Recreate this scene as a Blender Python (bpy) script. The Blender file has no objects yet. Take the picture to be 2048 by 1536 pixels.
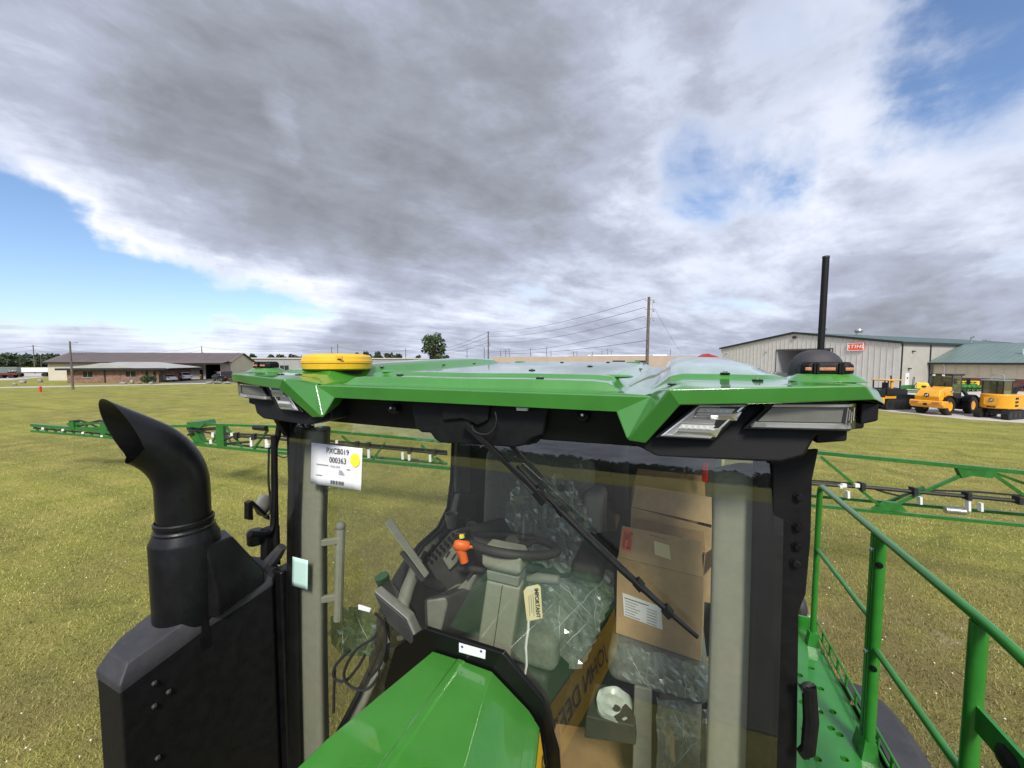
import bpy, bmesh, math, random
import numpy as np
from mathutils import Vector, Matrix, noise as mnoise
random.seed(7); rng = np.random.default_rng(7)
SC = bpy.context.scene
COL = SC.collection
PI = math.pi

# ------------------------------------------------------------------ camera
F = 770.0                                   # focal length in pixels of the 2048 wide photograph
PSI = math.radians(22.6)                    # the view is turned 22.6 degrees to the left of the sprayer's axis
PIT = math.atan(46 / 770.0)
CAMZ = 3.9
cam = bpy.data.cameras.new('camera'); cam.sensor_width = 36.0; cam.lens = 36.0 * F / 2048.0
cam.clip_start = 0.05; cam.clip_end = 6000
camo = bpy.data.objects.new('camera', cam); COL.objects.link(camo)
camo.location = (0, 0, CAMZ); camo.rotation_euler = (PI / 2 - PIT, 0, PSI)
SC.camera = camo
FW = Vector((-math.sin(PSI) * math.cos(PIT), math.cos(PSI) * math.cos(PIT), -math.sin(PIT)))
RT = Vector((math.cos(PSI), math.sin(PSI), 0)); UP = RT.cross(FW)
C0 = Vector((0, 0, CAMZ))
def ray(px, py): return FW + RT * ((px - 1024) / F) - UP * ((py - 768) / F)
def onY(px, py, Y): d = ray(px, py); return C0 + d * (Y / d.y)
def onX(px, py, X): d = ray(px, py); return C0 + d * (X / d.x)
def onZ(px, py, Z): d = ray(px, py); return C0 + d * ((Z - CAMZ) / d.z)
def atD(px, py, D): return C0 + ray(px, py) * D
def gnd(px, D):                             # ground point seen in image column px at depth D
    p = C0 + ray(px, 768) * D; return Vector((p.x, p.y, 0))
def hz(py, D): return (C0 + ray(1024, py) * D).z          # height of image row py at depth D

# ------------------------------------------------------------------ sky, sun, exposure
SUN_EL, SUN_AZ = math.radians(45), math.radians(156)       # azimuth clockwise from +Y: behind the camera
sun_dir = Vector((math.sin(SUN_AZ) * math.cos(SUN_EL), math.cos(SUN_AZ) * math.cos(SUN_EL), math.sin(SUN_EL)))
SUNL = bpy.data.lights.new('sun', 'SUN'); SUNL.energy = 3.0; SUNL.angle = math.radians(14); SUNL.color = (1.0, 0.95, 0.86)
so = bpy.data.objects.new('sun', SUNL); COL.objects.link(so); so.rotation_euler = sun_dir.to_track_quat('Z', 'Y').to_euler()
so.location = (0, 0, 30)
SC.view_settings.view_transform = 'Standard'; SC.view_settings.look = 'None'
SC.view_settings.gamma = 1.0; SC.view_settings.exposure = 0.50; SC.view_settings.use_curve_mapping = False
SC.cycles.max_bounces = 10; SC.cycles.transparent_max_bounces = 24; SC.cycles.use_denoising = True
SC.cycles.sample_clamp_indirect = 4.0; SC.cycles.caustics_reflective = False; SC.cycles.caustics_refractive = False

W = bpy.data.worlds.new('World'); SC.world = W; W.use_nodes = True
nt = W.node_tree; nt.nodes.clear()
class N:
    """tiny node helper"""
    def __init__(s, tree): s.t = tree
    def new(s, kind, **kw):
        n = s.t.nodes.new(kind)
        for k, v in kw.items(): setattr(n, k, v)
        return n
    def put(s, sock, v):
        if isinstance(v, bpy.types.NodeSocket): s.t.links.new(v, sock)
        else: sock.default_value = v
    def math(s, op, a, b=0.0, c=None, clamp=False):
        n = s.new('ShaderNodeMath', operation=op, use_clamp=clamp); s.put(n.inputs[0], a); s.put(n.inputs[1], b)
        if c is not None: s.put(n.inputs[2], c)
        return n.outputs[0]
    def vmath(s, op, a, b=(0, 0, 0), out=0):
        n = s.new('ShaderNodeVectorMath', operation=op); s.put(n.inputs[0], a); s.put(n.inputs[1], b); return n.outputs[out]
    def smooth(s, x, a, b, lo=0.0, hi=1.0, kind='SMOOTHSTEP'):
        n = s.new('ShaderNodeMapRange', interpolation_type=kind); s.put(n.inputs[0], x)
        for i, v in enumerate((a, b, lo, hi)): s.put(n.inputs[i + 1], v)
        return n.outputs[0]
    def mix(s, f, a, b):
        n = s.new('ShaderNodeMix', data_type='RGBA'); s.put(n.inputs[0], f); s.put(n.inputs[6], a); s.put(n.inputs[7], b); return n.outputs[2]
    def noise(s, vec, scale, detail=4, rough=0.55, dist=0.0):
        n = s.new('ShaderNodeTexNoise'); s.put(n.inputs['Vector'], vec); n.inputs['Scale'].default_value = scale
        n.inputs['Detail'].default_value = detail; n.inputs['Roughness'].default_value = rough; n.inputs['Distortion'].default_value = dist
        return n.outputs['Fac']
w = N(nt)
sky = w.new('ShaderNodeTexSky', sky_type='NISHITA'); sky.sun_disc = False
sky.sun_elevation = SUN_EL; sky.sun_rotation = SUN_AZ; sky.air_density = 1.0; sky.dust_density = 0.6; sky.ozone_density = 1.6
tc = w.new('ShaderNodeTexCoord'); D3 = tc.outputs['Generated']
sep = w.new('ShaderNodeSeparateXYZ'); nt.links.new(D3, sep.inputs[0])
zz = w.math('MAXIMUM', sep.outputs[2], 0.0)
inv = w.math('DIVIDE', 1.0, w.math('ADD', zz, 0.10))
comb = w.new('ShaderNodeCombineXYZ')
nt.links.new(w.math('MULTIPLY', sep.outputs[0], inv), comb.inputs[0]); nt.links.new(w.math('MULTIPLY', sep.outputs[1], inv), comb.inputs[1])
P2 = comb.outputs[0]                                     # position on a flat cloud deck
def rotscale(v, ang, sx, sy, off=(0, 0, 0)):
    n = w.new('ShaderNodeMapping'); w.put(n.inputs['Vector'], v)
    n.inputs['Rotation'].default_value = (0, 0, ang); n.inputs['Scale'].default_value = (sx, sy, 1); n.inputs['Location'].default_value = off
    return n.outputs[0]
warp = w.new('ShaderNodeTexNoise'); nt.links.new(D3, warp.inputs['Vector']); warp.inputs['Scale'].default_value = 3.2; warp.inputs['Detail'].default_value = 6; warp.inputs['Roughness'].default_value = 0.58
DW = w.vmath('NORMALIZE', w.vmath('ADD', D3, w.vmath('MULTIPLY', w.vmath('SUBTRACT', warp.outputs['Color'], (0.5, 0.5, 0.5)), (0.46, 0.46, 0.20))))
DIR = math.atan2(1.31, 0.546)                            # the deck's rolls run towards the right-hand horizon
PR = rotscale(P2, -DIR, 1, 1)
big = w.noise(rotscale(PR, 0, 0.34, 1.05, (3.1, 1.7, 0)), 0.85, 6, 0.54, 0.35)
med = w.noise(rotscale(PR, 0, 0.55, 1.25, (9.3, 4.2, 0)), 2.1, 6, 0.58, 0.3)
mpz = w.new('ShaderNodeMapping'); nt.links.new(D3, mpz.inputs['Vector']); mpz.inputs['Scale'].default_value = (1, 1, 2.4); mpz.inputs['Location'].default_value = (2, 5, 0)
puff = w.noise(mpz.outputs[0], 5.5, 9, 0.63, 0.2)
# where the deck is thick or broken: cloud banks and gaps by compass direction and height
banks = [  # px, py, radius(deg), cover, weight of the grey underside
 (330, 20, 46, .20, .30), (60, 210, 20, .14, .34), (820, 140, 34, .20, .32), (640, 330, 19, .12, .26), (920, 430, 17, .12, .34), (430, 360, 15, .12, .30),
 (1090, 490, 11, .08, .26), (1200, 30, 26, .14, .34),
 (60, 400, 11, .26, -.62), (260, 450, 10, .28, -.62), (460, 500, 10, .28, -.62), (660, 545, 10, .24, -.55), (850, 600, 9, .12, -.35), (70, 130, 8, .0, -.22),
 (20, 515, 11, -.74, 0), (230, 560, 10, -.74, 0), (430, 590, 9, -.64, 0), (620, 615, 7, -.5, 0), (150, 536, 2.6, .30, -.3), (640, 588, 2.6, .24, -.3),
 (2070, 30, 13, -.34, -.2), (1850, 110, 9, -.12, -.1), (1700, 330, 30, .06, .08), (1440, 350, 9, -.27, -.1), (1540, 90, 6, -.12, -.1), (545, 250, 4, -.16, -.3), (1600, 170, 14, .05, -.10),
 (1850, 330, 16, .14, -.06), (1280, 500, 13, .08, -.08), (1650, 520, 13, .08, .0), (1250, 640, 10, .05, .25), (200, 670, 12, .0, -.30), (560, 690, 10, .0, -.28), (1750, 650, 10, .08, .50), (1980, 690, 9, .08, .42)]
cov, gry = None, None
for (px, py, rad, ca, ga) in banks:
    d = ray(px, py).normalized()
    dt = w.vmath('DOT_PRODUCT', DW, tuple(d), out=1)
    m = w.smooth(dt, math.cos(math.radians(rad)), 1.0, 0.0, 1.0, 'SMOOTHSTEP')
    if ca: cov = w.math('MULTIPLY_ADD', m, ca, cov if cov is not None else 0.0)
    if ga: gry = w.math('MULTIPLY_ADD', m, ga, gry if gry is not None else 0.0)
den = w.math('MULTIPLY_ADD', big, 0.62, w.math('MULTIPLY', med, 0.52))
den = w.math('MULTIPLY_ADD', puff, 0.52, den)
den = w.math('ADD', den, w.math('ADD', cov, w.smooth(zz, 0.125, 0.065, 0.0, 0.40)))                             # about 0.8 in the mean
alpha = w.smooth(den, 0.54, 0.96)
thick = w.math('MULTIPLY_ADD', gry, 0.56, w.smooth(den, 0.70, 1.50, 0.12, 0.62, 'LINEAR'))
thick = w.math('ADD', thick, w.math('MULTIPLY', w.math('SUBTRACT', puff, 0.5), 0.95))
thick = w.math('ADD', thick, w.math('MULTIPLY', w.math('SUBTRACT', med, 0.5), 0.62))
thick = w.smooth(thick, -0.05, 1.30, 0.0, 1.0, 'LINEAR')
ramp = w.new('ShaderNodeValToRGB'); nt.links.new(thick, ramp.inputs[0])
e = ramp.color_ramp.elements; e[0].position = 0.0; e[0].color = (0.90, 0.92, 0.96, 1); e[1].position = 1.0; e[1].color = (0.245, 0.262, 0.298, 1)
for pos, c in ((0.2, (0.68, 0.73, 0.84, 1)), (0.45, (0.45, 0.49, 0.60, 1)), (0.72, (0.33, 0.352, 0.405, 1))):
    el = e.new(pos); el.color = c
skys = w.vmath('MULTIPLY', sky.outputs[0], (0.105, 0.112, 0.125))
cl = w.mix(alpha, skys, w.vmath('MULTIPLY', ramp.outputs[0], (0.80, 0.80, 0.82)))
bg = w.new('ShaderNodeBackground'); nt.links.new(cl, bg.inputs[0]); bg.inputs[1].default_value = 1.0
wo = w.new('ShaderNodeOutputWorld'); nt.links.new(bg.outputs[0], wo.inputs[0])
W.cycles.sampling_method = 'MANUAL'; W.cycles.sample_map_resolution = 1024

# ------------------------------------------------------------------ materials
MATS = {}
def mat(name, col, rough=0.5, metal=0.0, coat=0.0, var=0.0, vscale=8.0, bump=0.0, bscale=60.0, spec=0.5, dust=0.0):
    m = bpy.data.materials.new(name); m.use_nodes = True; t = m.node_tree; b = t.nodes['Principled BSDF']; n = N(t)
    b.inputs['Roughness'].default_value = rough; b.inputs['Metallic'].default_value = metal
    b.inputs['Coat Weight'].default_value = coat; b.inputs['Coat Roughness'].default_value = 0.06
    b.inputs['Specular IOR Level'].default_value = spec
    co = n.new('ShaderNodeTexCoord').outputs['Object']
    base = (*col, 1)
    if var or dust:
        f = n.noise(co, vscale, 6, 0.6)
        lo = tuple(max(0, c * (1 - var)) for c in col) + (1,); hi = tuple(min(1, c * (1 + var)) for c in col) + (1,)
        base = n.mix(n.smooth(f, 0.3, 0.7), lo, hi)
        t.links.new(n.smooth(f, 0.25, 0.75, max(0.02, rough - 0.06), min(1, rough + 0.09)), b.inputs['Roughness'])
        if dust:
            f2 = n.noise(co, vscale * 5, 8, 0.7)
            base = n.mix(n.math('MULTIPLY', n.smooth(f2, 0.48, 0.75), dust), base, (0.22, 0.20, 0.16, 1))
    n.put(b.inputs['Base Color'], base)
    if bump:
        bn = n.new('ShaderNodeBump'); bn.inputs['Strength'].default_value = bump; bn.inputs['Distance'].default_value = 0.01
        t.links.new(n.noise(co, bscale, 4, 0.6), bn.inputs['Height']); t.links.new(bn.outputs[0], b.inputs['Normal'])
    MATS[name] = m; return m
mat('green', (0.045, 0.210, 0.026), 0.30, coat=1.0, var=0.07, vscale=6, dust=0.07)
mat('green_frame', (0.022, 0.185, 0.020), 0.33, coat=0.5, var=0.10, vscale=9, dust=0.06)
mat('green_boom', (0.016, 0.135, 0.017), 0.4, coat=0.3, var=0.15, vscale=9, dust=0.08)
mat('yellow', (0.78, 0.44, 0.015), 0.42, coat=0.2, var=0.05, vscale=20, dust=0.12)
mat('decal_yellow', (0.82, 0.50, 0.02), 0.45)
mat('black_gloss', (0.005, 0.005, 0.0055), 0.34, var=0.2, vscale=12, dust=0.02, bump=0.06, bscale=240, spec=0.38)
mat('black_plastic', (0.006, 0.006, 0.0065), 0.55, var=0.2, vscale=25, dust=0.012, bump=0.12, bscale=420, spec=0.25)
mat('black_rough', (0.034, 0.033, 0.037), 0.60, var=0.18, vscale=10, dust=0.08, bump=0.2, bscale=350)
mat('black_frit', (0.004, 0.004, 0.004), 0.35, spec=0.3)
mat('rubber', (0.012, 0.012, 0.012), 0.8, var=0.25, vscale=10, dust=0.12, bump=0.2, bscale=80)
mat('trim_grey', (0.27, 0.27, 0.225), 0.62, var=0.05, vscale=40, bump=0.15, bscale=500)
mat('cab_grey', (0.20, 0.205, 0.18), 0.6, var=0.08, vscale=30, bump=0.15, bscale=400)
mat('cab_dark', (0.035, 0.036, 0.034), 0.65, var=0.15, vscale=20, bump=0.15, bscale=300)
mat('seat_fabric', (0.15, 0.165, 0.14), 0.85, var=0.15, vscale=50, bump=0.25, bscale=500)
mat('chrome', (0.80, 0.80, 0.80), 0.14, metal=0.72)
mat('steel', (0.52, 0.52, 0.51), 0.35, metal=0.9, var=0.15, vscale=30)
mat('white_plastic', (0.72, 0.73, 0.72), 0.45, var=0.04)
mat('milky_plastic', (0.44, 0.50, 0.47), 0.3, var=0.15, vscale=30)
mat('paper', (0.78, 0.78, 0.80), 0.8, var=0.02, vscale=15)
mat('pale_sticker', (0.50, 0.72, 0.64), 0.5, var=0.02)
mat('ink', (0.02, 0.02, 0.022), 0.7)
mat('ink_grey', (0.28, 0.28, 0.29), 0.7)
mat('ink_blue', (0.05, 0.05, 0.25), 0.7)
mat('dot_yellow', (0.90, 0.78, 0.05), 0.7)
mat('tag_cream', (0.72, 0.62, 0.36), 0.75, var=0.04)
mat('cardboard', (0.46, 0.315, 0.165), 0.85, var=0.10, vscale=14, bump=0.06, bscale=90)
mat('cardboard_dark', (0.30, 0.19, 0.095), 0.85, var=0.10, vscale=14)
mat('orange_label', (0.90, 0.13, 0.04), 0.7)
mat('orange', (0.86, 0.15, 0.015), 0.4)
mat('red', (0.55, 0.03, 0.02), 0.45, var=0.1)
mat('amber', (0.52, 0.20, 0.10), 0.2, var=0.25, vscale=120)
mat('machine_yellow', (0.80, 0.36, 0.02), 0.38, coat=0.3, var=0.06, vscale=3, dust=0.08)
mat('mower_yellow', (0.85, 0.60, 0.03), 0.4)
mat('hose', (0.016, 0.016, 0.017), 0.55)
mat('wood_pole', (0.125, 0.105, 0.092), 0.9, var=0.25, vscale=3, bump=0.3, bscale=20)
mat('wire', (0.05, 0.05, 0.055), 0.6)
mat('siding', (0.52, 0.50, 0.455), 0.6, var=0.05, vscale=1.2, bump=0.03)
mat('siding_warm', (0.58, 0.50, 0.37), 0.65, var=0.06, vscale=1.0)
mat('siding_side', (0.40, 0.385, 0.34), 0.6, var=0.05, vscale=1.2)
mat('wall_tan', (0.42, 0.335, 0.275), 0.8, var=0.06, vscale=0.3)
mat('wall_cream', (0.55, 0.50, 0.42), 0.75, var=0.06, vscale=0.5)
mat('wall_grey', (0.33, 0.33, 0.34), 0.7, var=0.06, vscale=0.4)
mat('roof_brown', (0.125, 0.10, 0.10), 0.7, var=0.12, vscale=0.6)
mat('roof_pale', (0.36, 0.36, 0.34), 0.6, var=0.08, vscale=0.5)
mat('roof_green', (0.040, 0.088, 0.066), 0.45, var=0.08, vscale=0.6)
mat('roof_office', (0.135, 0.185, 0.168), 0.4, var=0.08, vscale=0.6)
mat('roof_red', (0.35, 0.03, 0.03), 0.6)
mat('trim_dark', (0.014, 0.016, 0.017), 0.5)
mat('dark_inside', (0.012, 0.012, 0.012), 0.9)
mat('sign_red', (0.80, 0.085, 0.025), 0.4)
mat('sign_white', (0.9, 0.9, 0.9), 0.5)
mat('asphalt', (0.11, 0.108, 0.105), 0.9, var=0.18, vscale=0.35, bump=0.3, bscale=30)
mat('asphalt_dark', (0.055, 0.055, 0.056), 0.9, var=0.2, vscale=0.35, bump=0.3, bscale=30)
mat('concrete', (0.42, 0.40, 0.36), 0.9, var=0.14, vscale=0.3, bump=0.2, bscale=20)
mat('lot', (0.46, 0.43, 0.40), 0.9, var=0.12, vscale=0.25, bump=0.3, bscale=12)
mat('stone', (0.27, 0.25, 0.235), 0.9, var=0.3, vscale=2.5, bump=0.6, bscale=6)
mat('bark', (0.11, 0.085, 0.06), 0.95, var=0.3, vscale=4)
mat('car_white', (0.80, 0.80, 0.80), 0.25, coat=0.8)
mat('car_dark', (0.020, 0.018, 0.022), 0.25, coat=0.8)
mat('car_red', (0.20, 0.018, 0.018), 0.3, coat=0.8)
mat('car_glass', (0.015, 0.018, 0.02), 0.08)
mat('clover', (0.80, 0.78, 0.66), 0.8)
def mat_brick():
    m = bpy.data.materials.new('brick'); m.use_nodes = True; t = m.node_tree; b = t.nodes['Principled BSDF']; n = N(t)
    co = n.new('ShaderNodeTexCoord').outputs['Object']
    f = n.noise(co, 1.5, 8, 0.75); g = n.noise(co, 9.0, 3, 0.6)
    c = n.mix(n.smooth(f, 0.35, 0.65), (0.15, 0.085, 0.065, 1), (0.30, 0.175, 0.13, 1))
    c = n.mix(n.smooth(g, 0.55, 0.75, 0, .6), c, (0.34, 0.24, 0.20, 1))
    n.put(b.inputs['Base Color'], c); b.inputs['Roughness'].default_value = 0.9; MATS['brick'] = m
    m2 = m.copy(); m2.name = 'brick_red'; MATS['brick_red'] = m2
    for nd in m2.node_tree.nodes:
        if nd.type == 'MIX' and not nd.inputs[6].is_linked:
            nd.inputs[6].default_value = (0.10, 0.035, 0.03, 1); nd.inputs[7].default_value = (0.19, 0.07, 0.055, 1)
mat_brick()
def mat_leaf(name, a, b_):
    m = bpy.data.materials.new(name); m.use_nodes = True; t = m.node_tree; b = t.nodes['Principled BSDF']; n = N(t)
    g = n.new('ShaderNodeNewGeometry'); co = n.new('ShaderNodeTexCoord').outputs['Object']
    f = n.math('ADD', n.math('MULTIPLY', g.outputs['Random Per Island'], 0.6), n.math('MULTIPLY', n.noise(co, 0.5, 3), 0.4))
    n.put(b.inputs['Base Color'], n.mix(f, (*a, 1), (*b_, 1))); b.inputs['Roughness'].default_value = 0.7
    MATS[name] = m
mat_leaf('leaf', (0.022, 0.045, 0.016), (0.065, 0.105, 0.035)); mat_leaf('leaf_far', (0.022, 0.042, 0.022), (0.060, 0.085, 0.040))
def mat_ground():
    m = bpy.data.materials.new('grass_ground'); m.use_nodes = True; t = m.node_tree; b = t.nodes['Principled BSDF']; n = N(t)
    co = n.new('ShaderNodeTexCoord').outputs['Object']
    f1 = n.noise(co, 0.10, 5, 0.6); f2 = n.noise(co, 0.75, 7, 0.68, 0.6); f3 = n.noise(co, 10.0, 5, 0.7); f4 = n.noise(co, 55.0, 3, 0.7)
    mp = n.new('ShaderNodeMapping'); n.put(mp.inputs['Vector'], co); mp.inputs['Rotation'].default_value = (0, 0, math.radians(25)); mp.inputs['Scale'].default_value = (0.06, 1.3, 1)
    st = n.noise(mp.outputs[0], 1.0, 4, 0.6, 0.4)
    c = n.mix(n.smooth(f1, 0.42, 0.58), (0.236, 0.223, 0.064, 1), (0.302, 0.304, 0.064, 1))
    c = n.mix(n.smooth(f2, 0.40, 0.72), c, (0.416, 0.366, 0.107, 1))
    c = n.mix(n.smooth(st, 0.40, 0.66, 0, .62), c, (0.192, 0.202, 0.051, 1))
    c = n.mix(n.smooth(f2, 0.46, 0.30, 0, .7), c, (0.138, 0.153, 0.039, 1))
    c = n.mix(n.smooth(f3, 0.50, 0.75, 0, .65), c, (0.480, 0.402, 0.160, 1))
    c = n.mix(n.smooth(f3, 0.50, 0.28, 0, .65), c, (0.114, 0.114, 0.031, 1))
    c = n.mix(n.smooth(f4, 0.42, 0.66, 0.0, 0.42), c, (0.077, 0.080, 0.026, 1))
    # a worn, dry strip behind the walkway
    sp = n.new('ShaderNodeSeparateXYZ'); t.links.new(co, sp.inputs[0])
    dy = n.math('ABSOLUTE', n.math('SUBTRACT', sp.outputs[1], n.math('MULTIPLY_ADD', f2, 1.6, 6.4)))
    strip = n.math('MULTIPLY', n.smooth(dy, 0.55, 0.05), n.math('MULTIPLY', n.smooth(sp.outputs[0], 1.2, 2.2), n.smooth(n.noise(co, 1.6, 4), 0.46, 0.6)))
    c = n.mix(n.math('MULTIPLY', strip, 0.75), c, (0.537, 0.435, 0.284, 1))
    wr = n.vmath('DISTANCE', co, (-1.0, 4.0, 0.0), out=1)
    wear = n.math('MULTIPLY', n.smooth(n.math('MULTIPLY_ADD', n.noise(co, 0.22, 4, 0.6), 9.0, wr), 17.0, 8.0), n.smooth(n.noise(co, 0.5, 6, 0.65), 0.36, 0.62, 0.25, 0.8))
    c = n.mix(wear, c, (0.169, 0.137, 0.063, 1))
    n.put(b.inputs['Base Color'], c); b.inputs['Roughness'].default_value = 0.95; b.inputs['Specular IOR Level'].default_value = 0.1
    bn = n.new('ShaderNodeBump'); bn.inputs['Strength'].default_value = 0.9; bn.inputs['Distance'].default_value = 0.06
    hgt = n.math('ADD', n.math('MULTIPLY', f4, 0.5), f3); t.links.new(hgt, bn.inputs['Height']); t.links.new(bn.outputs[0], b.inputs['Normal'])
    MATS['ground'] = m
    m = bpy.data.materials.new('grass_blade'); m.use_nodes = True; t = m.node_tree; b = t.nodes['Principled BSDF']; n = N(t)
    co = n.new('ShaderNodeTexCoord').outputs['Object']; g = n.new('ShaderNodeNewGeometry')
    f1 = n.noise(co, 0.10, 5, 0.6); f2 = n.noise(co, 0.75, 7, 0.68, 0.6)
    c = n.mix(n.smooth(f1, 0.42, 0.58), (0.280, 0.264, 0.071, 1), (0.325, 0.336, 0.069, 1))
    c = n.mix(n.smooth(f2, 0.46, 0.72), c, (0.447, 0.382, 0.118, 1))
    c = n.mix(n.smooth(f2, 0.46, 0.30, 0, .7), c, (0.167, 0.186, 0.047, 1))
    c = n.mix(n.math('MULTIPLY', g.outputs['Random Per Island'], 0.55), c, (0.582, 0.479, 0.213, 1))
    wr = n.vmath('DISTANCE', co, (-1.0, 4.0, 0.0), out=1)
    wear = n.math('MULTIPLY', n.smooth(n.math('MULTIPLY_ADD', n.noise(co, 0.22, 4, 0.6), 9.0, wr), 17.0, 8.0), n.smooth(n.noise(co, 0.5, 6, 0.65), 0.36, 0.62, 0.25, 0.8))
    c = n.mix(wear, c, (0.202, 0.166, 0.078, 1))
    n.put(b.inputs['Base Color'], c); b.inputs['Roughness'].default_value = 0.8; b.inputs['Specular IOR Level'].default_value = 0.2
    MATS['blade'] = m
mat_ground()
def mat_glass(name, tint, refl=1.0, haze=0.0):
    m = bpy.data.materials.new(name); m.use_nodes = True; t = m.node_tree; t.nodes.clear(); n = N(t)
    tr = n.new('ShaderNodeBsdfTransparent'); tr.inputs[0].default_value = (*tint, 1)
    gl = n.new('ShaderNodeBsdfGlossy'); gl.inputs['Roughness'].default_value = 0.012
    fr = n.new('ShaderNodeLayerWeight'); fr.inputs[0].default_value = 0.5
    sch = n.math('MULTIPLY_ADD', n.math('POWER', fr.outputs['Facing'], 5.0), 0.95, 0.05)
    mx = n.new('ShaderNodeMixShader'); t.links.new(n.math('MULTIPLY', sch, refl, clamp=True), mx.inputs[0]); t.links.new(tr.outputs[0], mx.inputs[1]); t.links.new(gl.outputs[0], mx.inputs[2])
    last = mx.outputs[0]
    if haze:
        df = n.new('ShaderNodeBsdfDiffuse'); df.inputs[0].default_value = (0.6, 0.6, 0.58, 1)
        co = n.new('ShaderNodeTexCoord').outputs['Object']
        m2 = n.new('ShaderNodeMixShader'); mpg = n.new('ShaderNodeMapping'); n.put(mpg.inputs['Vector'], co); mpg.inputs['Scale'].default_value = (60, 60, 1.3)
        run = n.smooth(n.noise(mpg.outputs[0], 1.0, 3, 0.6), 0.66, 0.80, 0.0, haze * 4)
        t.links.new(n.math('ADD', n.smooth(n.noise(co, 7, 8, 0.7), 0.35, 0.8, haze * 0.3, haze), n.math('MULTIPLY', run, n.smooth(n.noise(co, 2.5, 2), 0.5, 0.65))), m2.inputs[0]); t.links.new(last, m2.inputs[1]); t.links.new(df.outputs[0], m2.inputs[2]); last = m2.outputs[0]
    o = n.new('ShaderNodeOutputMaterial'); t.links.new(last, o.inputs[0]); MATS[name] = m
mat_glass('windshield', (0.96, 0.98, 0.91), 2.7, 0.012); mat_glass('machine_glass', (0.26, 0.29, 0.29), 2.6, 0.10); mat_glass('side_glass', (0.94, 0.97, 0.91), 1.0, 0.01); mat_glass('lamp_lens', (0.93, 0.93, 0.92), 1.0, 0.02)
def mat_film():
    m = bpy.data.materials.new('plastic_film'); m.use_nodes = True; t = m.node_tree; t.nodes.clear(); n = N(t)
    tr = n.new('ShaderNodeBsdfTransparent'); tr.inputs[0].default_value = (0.90, 0.95, 0.92, 1)
    gl = n.new('ShaderNodeBsdfGlossy'); gl.inputs['Roughness'].default_value = 0.16; gl.inputs[0].default_value = (0.95, 1, 0.98, 1)
    df = n.new('ShaderNodeBsdfDiffuse'); df.inputs[0].default_value = (0.86, 0.93, 0.90, 1)
    a = n.new('ShaderNodeMixShader'); a.inputs[0].default_value = 0.60; t.links.new(df.outputs[0], a.inputs[1]); t.links.new(gl.outputs[0], a.inputs[2])
    lw = n.new('ShaderNodeLayerWeight'); lw.inputs[0].default_value = 0.5
    mx = n.new('ShaderNodeMixShader'); t.links.new(n.math('MULTIPLY_ADD', n.math('POWER', lw.outputs['Facing'], 1.8), 0.80, 0.21, clamp=True), mx.inputs[0]); t.links.new(tr.outputs[0], mx.inputs[1]); t.links.new(a.outputs[0], mx.inputs[2])
    o = n.new('ShaderNodeOutputMaterial'); t.links.new(mx.outputs[0], o.inputs[0]); MATS['film'] = m
    m2 = m.copy(); m2.name = 'plastic_film_teal'; MATS['film_teal'] = m2
    for nd in m2.node_tree.nodes:
        if nd.type == 'BSDF_DIFFUSE': nd.inputs[0].default_value = (0.12, 0.24, 0.22, 1)
        if nd.type == 'BSDF_TRANSPARENT': nd.inputs[0].default_value = (0.45, 0.58, 0.54, 1)
    m = bpy.data.materials.new('film_crease'); m.use_nodes = True; t = m.node_tree; n = N(t); b = t.nodes['Principled BSDF']
    b.inputs['Base Color'].default_value = (0.70, 0.80, 0.76, 1); b.inputs['Roughness'].default_value = 0.25; b.inputs['Alpha'].default_value = 0.42; MATS['film_crease'] = m  # pale colour for the drawn highlights along the film's folds
mat_film()

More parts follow.
